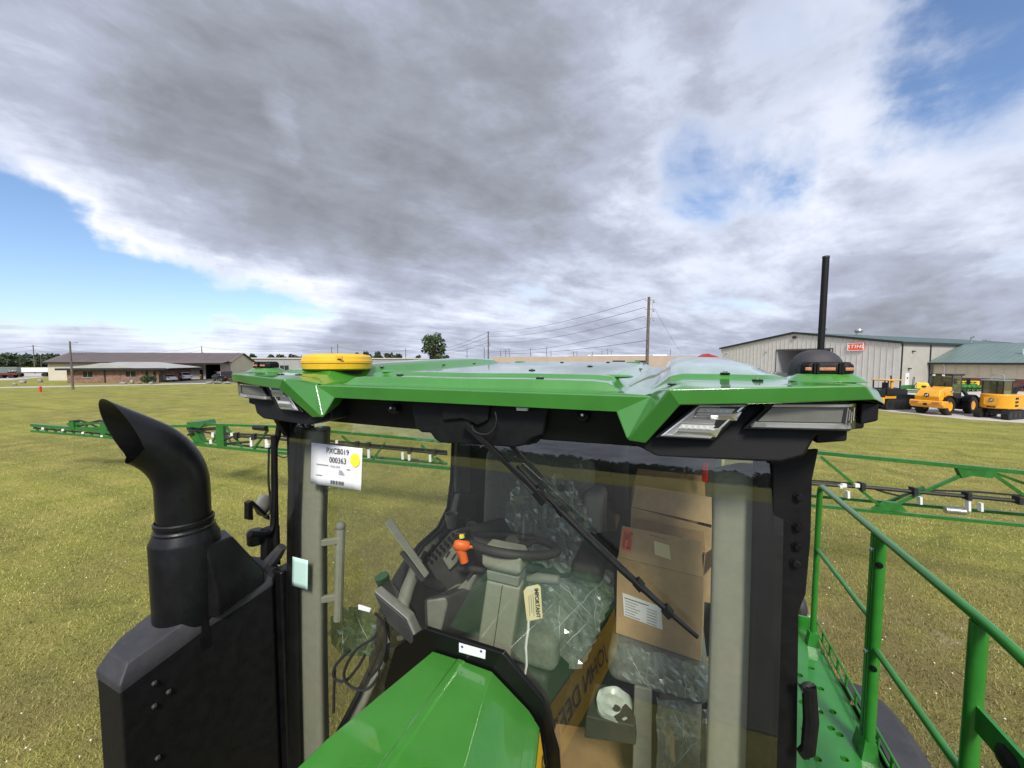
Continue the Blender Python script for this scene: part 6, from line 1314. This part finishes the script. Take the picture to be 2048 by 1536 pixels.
# ------------------------------------------------------------------ loose things in and on the cab
def wpt(px, py, off=.004):                                # a point on the outside of the windshield
    d = ray(px, py); t_ = 1.1/d.y
    for _ in range(12): p = C0 + d*t_; t_ = (wY(p.x-XC, p.z) - off)/d.y
    return C0 + d*t_
def sheet(name, corners, m, nx=6, nz=6, off=.004, par=None, th=.0006):
    a, b, c, d = corners; rows = []
    for j in range(nz+1):
        rows.append([wpt(*(((1-i/nx)*(1-j/nz)*a[k] + i/nx*(1-j/nz)*b[k] + i/nx*j/nz*c[k] + (1-i/nx)*j/nz*d[k]) for k in (0,1)), off) for i in range(nx+1)])
    g = G(); g.loft(rows, caps=False, closed=False); return obj(name, g, m, par, smooth=60, thick=th)
NC = ((623,885),(725,897),(722,981),(621,967))
PN = tag(sheet('paper_notice', NC, 'paper'), 'white printed paper sheet with a yellow dot stuck on the windshield', 'paper')
def nb(u, v): return tuple((1-u)*(1-v)*NC[0][k] + u*(1-v)*NC[1][k] + u*v*NC[2][k] + (1-u)*v*NC[3][k] for k in (0,1))
exn = wpt(*nb(.8,.5)) - wpt(*nb(.2,.5)); eyn = wpt(*nb(.5,.2)) - wpt(*nb(.5,.8))
sc_ = exn.length/.6; hh_ = eyn.length/.6
def ntext(s_, u, v, size): o = text('lettering', s_, size*hh_, wpt(*nb(u,v), .008), exn, eyn, 'ink', PN); o.data.offset = .0; return o
ntext('PXCB019', .51, .145, .19); ntext('000363', .52, .365, .19); ntext('15-Apr-2024', .47, .515, .065)
def nbar(u0, u1, v, m='ink_grey', h=.010): g = G(); g.poly([wpt(*nb(u0,v-h),.0075), wpt(*nb(u1,v-h),.0075), wpt(*nb(u1,v+h),.0075), wpt(*nb(u0,v+h),.0075)]); return obj('print_line', g, m, PN, smooth=0)
for u0, u1, v in ((.10,.34,.505),(.70,.77,.545),(.55,.61,.60),(.55,.64,.64),(.55,.66,.68),(.10,.22,.765)): nbar(u0, u1, v)
for k in range(24):
    if k % 5 != 3: nbar(.39 + k*.0115, .39 + k*.0115 + (.008 if k % 3 else .004), .895, 'ink', .045)
g = G(); cd = wpt(*nb(.86,.30),.0078); rr_ = .09*sc_; e1_ = exn.normalized(); e2_ = (eyn - e1_*eyn.dot(e1_)).normalized(); g.poly([cd + e1_*(rr_*math.cos(2*PI*k/24)) + e2_*(rr_*1.05*math.sin(2*PI*k/24)) for k in range(24)]); obj('dot_sticker', g, 'dot_yellow', PN, smooth=0)
tag(sheet('blank_sticker', ((585,1113),(616,1121),(615,1180),(584,1171)), 'pale_sticker'), 'blank pale mint sticker low on the left edge of the windshield', 'sticker')
# hang tag and twist tie
dT = 1.43
ring = [atD(px,py,dT) for px, py in ((1053,1174),(1076,1169),(1081,1174),(1085,1236),(1054,1243),(1047,1182))]
HT = tag(obj('hang_tag', G().prism(ring, (0,.0015,0)), 'tag_cream'), 'cream cardboard warning tag hanging from the steering column', 'tag')
obj('eyelet', G().lathe(atD(1062,1178,dT-.003), [(.008,0),(.008,.001),(.003,.0012)], 14, (0,1,0)), 'white_plastic', HT)
ex = atD(1080,1226,dT) - atD(1077,1186,dT); ey = atD(1082,1206,dT) - atD(1060,1208,dT)
text('lettering', 'IMPORTANT', .0195, atD(1074.5,1206,dT-.004), ex, ey, 'ink', HT).data.offset = .0006
for k in range(4): a = atD(1070-k*4.2,1184+k*2.5,dT-.004); b = atD(1072.5-k*4.2,1226+(k%2)*6,dT-.004); g = G(); w_ = ey.normalized()*.0012; g.poly([a-w_, b-w_, b+w_, a+w_]); obj('print_line', g, 'ink_grey', HT, smooth=0)
tie = [atD(px + 1.5*math.sin(i*1.7), py, 1.40 - .02*i/9) for i, (px, py) in enumerate(((1057,1240),(1055,1258),(1054,1276),(1053,1294),(1052,1312),(1052,1330),(1051,1348),(1052,1362),(1050,1380),(1050,1396)))]
tag(obj('twist_tie', G().tube(tie, [.005,.006,.0055,.006,.005,.005,.0045,.004,.003,.002], 6), 'white_plastic', smooth=60), 'white twisted plastic tie hanging below the cream tag', 'tie')

# cardboard boxes on the trainer seat
A = onY(1232,1266,1.66); Bp = onZ(1402,1323,A.z); hgt = onY(1237,1115,1.66).z - A.z; e1 = (Bp-A); bw = e1.length; e1 = e1.normalized(); e2 = Vector((-e1.y, e1.x, 0)); bd_ = .24; th = .005
BXo = thing('cardboard_box', 'open brown cardboard box with orange label, front one on the trainer seat', 'box', A)
def bp_(a, b, z): return A + e1*a + e2*b + Vector((0,0,z))
def panel(name, pts, m, par, off): return obj(name, G().prism(pts, off), m, par, bevel=.0012)
FB = panel('front_panel', [bp_(0,0,0),bp_(bw,0,0),bp_(bw,0,hgt),bp_(0,0,hgt)], 'cardboard', BXo, e2*th)
panel('back_panel', [bp_(0,bd_,0),bp_(bw,bd_,0),bp_(bw,bd_,hgt),bp_(0,bd_,hgt)], 'cardboard', BXo, -e2*th)
panel('side_panel', [bp_(0,th,0),bp_(0,bd_-th,0),bp_(0,bd_-th,hgt),bp_(0,th,hgt)], 'cardboard', BXo, e1*th)
panel('side_panel', [bp_(bw,th,0),bp_(bw,bd_-th,0),bp_(bw,bd_-th,hgt),bp_(bw,th,hgt)], 'cardboard', BXo, -e1*th)
panel('base_panel', [bp_(.006,.006,.004),bp_(bw-.006,.006,.004),bp_(bw-.006,bd_-.006,.004),bp_(.006,bd_-.006,.004)], 'cardboard', BXo, (0,0,.004))
fh = hgt*.36
FF = panel('top_flap', [bp_(.004,0,hgt+.002),bp_(bw-.002,0,hgt+.002),bp_(bw-.012,.045,hgt+fh),bp_(.008,.045,hgt+fh)], 'cardboard', BXo, e2*th)
panel('side_flap', [bp_(bw,.02,hgt+.002),bp_(bw,bd_-.02,hgt+.002),bp_(bw+.05,bd_-.03,hgt+.06),bp_(bw+.05,.05,hgt+.07)], 'cardboard', BXo, e1*th)
panel('back_flap', [bp_(.004,bd_,hgt+.002),bp_(bw-.002,bd_,hgt+.002),bp_(bw-.012,bd_+.06,hgt+fh*.5),bp_(.008,bd_+.06,hgt+fh*.5)], 'cardboard_dark', BXo, e2*th)
def fl(u, v, o_=.003): return bp_(u*bw, .045*v - o_, hgt + fh*v)
OLb = obj('orange_label', G().prism([fl(.045,.28),fl(.165,.27),fl(.165,.93),fl(.045,.95)], -e2*.0006), 'orange_label', FF)
exl = fl(.13,.3)-fl(.13,.9); eyl = fl(.16,.6)-fl(.05,.6)
text('lettering', 'Packing', .024, fl(.142,.61,.006), exl, eyl, 'ink', FF); text('lettering', 'list', .024, fl(.105,.72,.006), exl, eyl, 'ink', FF)
for k in range(2): g = G(); g.poly([fl(.062+k*.012,.35,.006),fl(.066+k*.012,.35,.006),fl(.066+k*.012,.85,.006),fl(.062+k*.012,.85,.006)]); obj('print_line', g, 'ink', FF, smooth=0)
obj('white_label', G().prism([fl(.45,.36),fl(.64,.31),fl(.61,.72),fl(.43,.76)], -e2*.0006), 'tag_cream', FF)
obj('flap_slot', G().prism([fl(.37,.90),fl(.56,.86),fl(.56,.89),fl(.37,.93)], -e2*.0004), 'cardboard_dark', FF)
def ff(u, v, o_=.002): return bp_(u*bw, -o_, hgt*v)
PLb = obj('shipping_label', G().prism([ff(.10,.27),ff(.57,.24),ff(.545,.52),ff(.075,.56)], -e2*.0006), 'paper', FB)
for k in range(7):
    v0 = .51 - k*.035; L0, L1 = (.10,.40) if k == 0 else (.115,.30 - .03*(k%3)); g = G(); g.poly([ff(L0,v0,.004),ff(L1,v0-.012,.004),ff(L1,v0-.022,.004),ff(L0,v0-.010,.004)]); obj('print_line', g, 'ink' if k == 0 else 'ink_grey', FB, smooth=0)
    if k > 0: g = G(); g.poly([ff(.38,v0-.02,.004),ff(.50,v0-.026,.004),ff(.50,v0-.036,.004),ff(.38,v0-.030,.004)]); obj('print_line', g, 'ink_grey', FB, smooth=0)
# rear box
A2 = onY(1262,1014,2.02); B2 = onY(1426,1036,2.05); z2 = zs; hb = A2.z - z2
BX2 = thing('cardboard_box', 'open brown cardboard box behind the box with the orange label', 'box', (A2.x, A2.y, z2))
e1 = Vector((B2.x-A2.x, B2.y-A2.y, 0)); bw2 = e1.length; e1.normalize(); e2 = Vector((-e1.y, e1.x, 0)); A = Vector((A2.x, A2.y, z2))
panel('front_panel', [bp_(0,0,.0),bp_(bw2,0,.0),bp_(bw2,0,hb*.86),bp_(0,0,hb)], 'cardboard', BX2, e2*th)
panel('back_panel', [bp_(0,.22,0),bp_(bw2,.22,0),bp_(bw2,.22,hb),bp_(0,.22,hb)], 'cardboard_dark', BX2, -e2*th)
for a in (0, bw2-th): panel('side_panel', [bp_(a,th,0),bp_(a,.215,0),bp_(a,.215,hb*.92),bp_(a,th,hb*.92)], 'cardboard', BX2, e1*th)
panel('base_panel', [bp_(.006,.006,.003),bp_(bw2-.006,.006,.003),bp_(bw2-.006,.21,.003),bp_(.006,.21,.003)], 'cardboard', BX2, (0,0,.004))
panel('top_flap', [bp_(.003,.0,hb+.002),bp_(bw2-.003,.0,hb*.9),bp_(bw2-.0,.05,hb+.075),bp_(.02,.05,hb+.10)], 'cardboard', BX2, e2*th)
panel('back_flap', [bp_(.0,.22,hb+.002),bp_(bw2,.22,hb+.002),bp_(bw2,.27,hb+.12),bp_(.03,.27,hb+.13)], 'cardboard_dark', BX2, e2*th)
panel('inner_flap', [bp_(.03,-.03,hb*.10),bp_(bw2-.02,-.03,hb*.06),bp_(bw2-.02,-.03,hb*.66),bp_(.03,-.03,hb*.82)], 'cardboard', BX2, e2*th)
# brown parcel behind the seat and cardboard on the floor
c3 = [onY(px,py,2.36) for px, py in ((1150,975),(1228,968),(1232,1062),(1158,1062))]; PB = thing('parcel', 'brown parcel with bubble wrap behind the driver seat', 'parcel', c3[3])
panel('carton', c3, 'cardboard_dark', PB, Vector((0,.18,0)))
g = G(); rows = [[onY(1168 + 58*i/10, 1003 + 30*j/6 - 2*math.sin(i), 2.345 - .012*abs(math.sin(i*2.1+j*1.7))) for i in range(11)] for j in range(7)]; g.loft(rows, caps=False, closed=False); obj('bubble_wrap', g, 'film', PB, smooth=60)
q = [onZ(1090,1440,2.06), onZ(1172,1452,2.06), onZ(1290,1490,2.06), onZ(1300,1640,2.06), onZ(1080,1640,2.06)]
tag(obj('cardboard_sheet', G().prism([(p.x,p.y,2.045) for p in q], (0,0,.006)), 'cardboard_dark', bevel=.001), 'flat brown cardboard sheet on the cab floor', 'cardboard')

# crumpled clear films
def inpoly(x, y, P):
    c = False
    for i in range(len(P)):
        (x1, y1), (x2, y2) = P[i], P[i-1]
        if (y1 > y) != (y2 > y) and x < (x2-x1)*(y-y1)/(y2-y1)+x1: c = not c
    return c
def film(name, poly, Yf, lab, amp=.035, step=6, seed=0, fr=14, m='film', group=None, parent=None):
    xs = [p[0] for p in poly]; ys = [p[1] for p in poly]; x0, y0 = min(xs), min(ys); nx = int((max(xs)-x0)/step)+2; ny = int((max(ys)-y0)/step)+2
    g = G(); idx = {}
    for j in range(ny+1):
        for i in range(nx+1):
            px = x0 + i*step + 3*mnoise.noise(Vector((i*.4,j*.4,seed))); py = y0 + j*step + 3*mnoise.noise(Vector((i*.4,j*.4,seed+9)))
            if not inpoly(px, py, poly): continue
            Y = Yf(px, py); p = onY(px, py, Y)
            a = mnoise.noise(Vector((p.x*fr*1.5, seed*3.1, p.z*fr*.6))); b = mnoise.noise(Vector((p.x*fr*3.5, seed*7.7, p.z*fr*2.2)))
            Y += amp*((1-2*abs(a))*.8 + (1-2*abs(b))*.35); p = onY(px, py, Y); idx[i,j] = len(g.v); g.v.append(tuple(p))
    for j in range(ny):
        for i in range(nx):
            c = [idx.get(k) for k in ((i,j),(i+1,j),(i+1,j+1),(i,j+1))]
            if None not in c: g.f.append((c[0],c[1],c[2])); g.f.append((c[0],c[2],c[3]))
            elif sum(k is not None for k in c) == 3: g.f.append(tuple(k for k in c if k is not None))
    o = obj(name, g, m, parent, smooth=12)
    rs = random.Random(seed*17+3); gc = G(); V_ = {k: Vector(g.v[i]) for k, i in idx.items()}
    for _ in range(int(len(idx)/20)):
        k = rs.choice(list(V_)); ln = rs.randint(4, 14); di, dj = rs.choice(((0,1),(0,1),(0,1),(1,2),(-1,2),(1,1),(-1,1))); pts = []
        for q in range(ln):
            kk = (k[0]+di*q, k[1]+dj*q)
            if kk not in V_: break
            pts.append(V_[kk] + Vector((rs.uniform(-.004,.004),-.004,0)))
        if len(pts) > 2: r0 = rs.uniform(.0005, .0021); gc.tube(pts, [r0*(.25+.75*math.sin(PI*(i+.5)/len(pts))) for i in range(len(pts))], 4)
    if gc.v: obj('crease', gc, 'film_crease', o, smooth=60)  # thin pale tubes drawn as bright highlights along the creases
    return tag(o, lab, 'plastic wrap', group) if parent is None else o
film('plastic_wrap', ((1050,938),(1072,960),(1120,940),(1150,965),(1196,1062),(1190,1110),(1240,1110),(1225,1150),(1130,1150),(1060,1125),(1012,1092),(1003,1068),(1008,1010),(1026,970)), lambda x, y: 2.03 + .03*math.sin(x*.03) - max(0,y-1080)*.003, 'clear crumpled plastic sheet draped over the driver seat backrest', 0.048, 9, 1)
film('plastic_wrap', ((1052,1150),(1130,1150),(1230,1130),(1235,1190),(1212,1240),(1195,1280),(1165,1345),(1140,1345),(1112,1300),(1080,1330),(1050,1310),(1048,1240)), lambda x, y: 1.75 - max(0,y-1200)*.0012, 'clear crumpled plastic bag bulging over the driver seat cushion', 0.068, 9, 2, 11)
film('plastic_wrap', ((1238,1278),(1290,1296),(1400,1326),(1434,1340),(1436,1412),(1400,1408),(1330,1388),(1270,1372),(1232,1352),(1228,1320)), lambda x, y: 1.545 - max(0,y-1320)*.0002, 'clear crumpled plastic wrapped around the front edge of the trainer seat', 0.028, 9, 3, 20)
film('plastic_wrap', ((1306,1392),(1340,1395),(1436,1418),(1440,1545),(1304,1545)), lambda x, y: 1.50, 'clear plastic sheet hanging below the trainer seat', 0.041, 9, 4, 10)
film('plastic_wrap', ((655,1232),(700,1205),(738,1212),(760,1235),(755,1285),(745,1318),(700,1322),(672,1306),(652,1270)), lambda x, y: 1.36 - abs(x-705)*.0004, 'teal tinted plastic bag hanging low behind the left pillar', 0.041, 9, 5, 10, m='film_teal')
film('plastic_wrap', ((1310,1068),(1322,1056),(1342,1070),(1368,1070),(1360,1090),(1318,1088)), lambda x, y: 1.78, 'small silver plastic tuft sticking out of the front box', .03, 4, 6, 20)
film('plastic_wrap', ((1425,1060),(1437,1050),(1438,1230),(1424,1220)), lambda x, y: 1.9, 'narrow plastic strip between the boxes and the right pillar', .02, 4, 7, 14)
c = onY(1225,1402,1.58)
g = G(); g.lathe(c + Vector((0,0,-.07)), [(.030,0),(.060,.008),(.074,.03),(.066,.05),(.072,.075),(.064,.072),(.050,.06),(.030,.066),(.012,.058)], 30, (.12,-.16,1)); g.v = [tuple(Vector(v) + Vector((.006,.006,.018))*mnoise.noise(Vector(v)*22)) for v in g.v]
RP = tag(obj('film_roll', g, 'milky_plastic', smooth=35), 'loose roll of white film standing on the cab floor tray', 'film roll')

# ------------------------------------------------------------------ lawn detail
def lawn(n, rmin, rmax, hmin, hmax, seed):
    r = np.random.default_rng(seed)
    ang = r.uniform(math.radians(-62), math.radians(118), n); rad = rmin * (rmax/rmin)**r.uniform(0, 1, n)
    x = -np.sin(ang)*rad; y = np.cos(ang)*rad
    h = r.uniform(hmin, hmax, n)*(.7+.5*np.minimum(1, rad/14)); wv = h*r.uniform(.10, .22, n); az = r.uniform(0, 2*PI, n); lean = r.uniform(.2, 1.1, n)*h; la = r.uniform(0, 2*PI, n)
    dx, dy = np.cos(az)*wv, np.sin(az)*wv
    v = np.stack([np.stack([x-dx, y-dy, np.zeros(n)-.004], 1), np.stack([x+dx, y+dy, np.zeros(n)-.004], 1), np.stack([x+np.cos(la)*lean, y+np.sin(la)*lean, h], 1)], 1).reshape(-1, 3)
    me = bpy.data.meshes.new('grass'); me.vertices.add(3*n); me.vertices.foreach_set('co', v.ravel().astype(np.float32))
    me.loops.add(3*n); me.loops.foreach_set('vertex_index', np.arange(3*n, dtype=np.int32)); me.polygons.add(n); me.polygons.foreach_set('loop_start', np.arange(0, 3*n, 3, dtype=np.int32)); me.update(); me.validate()
    return me
me = lawn(560000, 3.2, 42, .020, .046, 5); me.materials.append(MATS['blade']); o = bpy.data.objects.new('grass', me); COL.objects.link(o); tag(o, 'mown lawn grass around the sprayer', 'grass', kind='stuff')
g = G()
for k in range(2200):
    an = random.uniform(math.radians(-60), math.radians(100)); rd = 3.4*(26/3.4)**random.random(); x, y = -math.sin(an)*rd, math.cos(an)*rd
    if mnoise.noise(Vector((x*.35, y*.35, 4))) < -.05 + .25*random.random() - (.15 if x > 0 else 0): continue
    s_ = random.uniform(.005, .012); z = random.uniform(.03, .06); g.add([(x-s_,y,z),(x,y-s_,z),(x+s_,y,z),(x,y+s_,z),(x,y,z+s_*1.2),(x,y,z-s_)], [(0,1,4),(1,2,4),(2,3,4),(3,0,4),(1,0,5),(2,1,5),(3,2,5),(0,3,5)])
o = obj('clover_flowers', g, 'clover', smooth=0); tag(o, 'small pale clover flowers dotted over the lawn', 'flowers', kind='stuff')

# lettering becomes real mesh
dg = bpy.context.evaluated_depsgraph_get()
for o in [x for x in SC.objects if x.type == 'FONT']:
    me = bpy.data.meshes.new_from_object(o.evaluated_get(dg)); nm = o.name; par = o.parent; M = WM[nm]
    n_ = bpy.data.objects.new('lettering', me); 
    if not me.materials: me.materials.append(o.data.materials[0])
    COL.objects.link(n_); reg(n_, M); setparent(n_, par); n_.matrix_basis = M
    bpy.data.objects.remove(o, do_unlink=True)
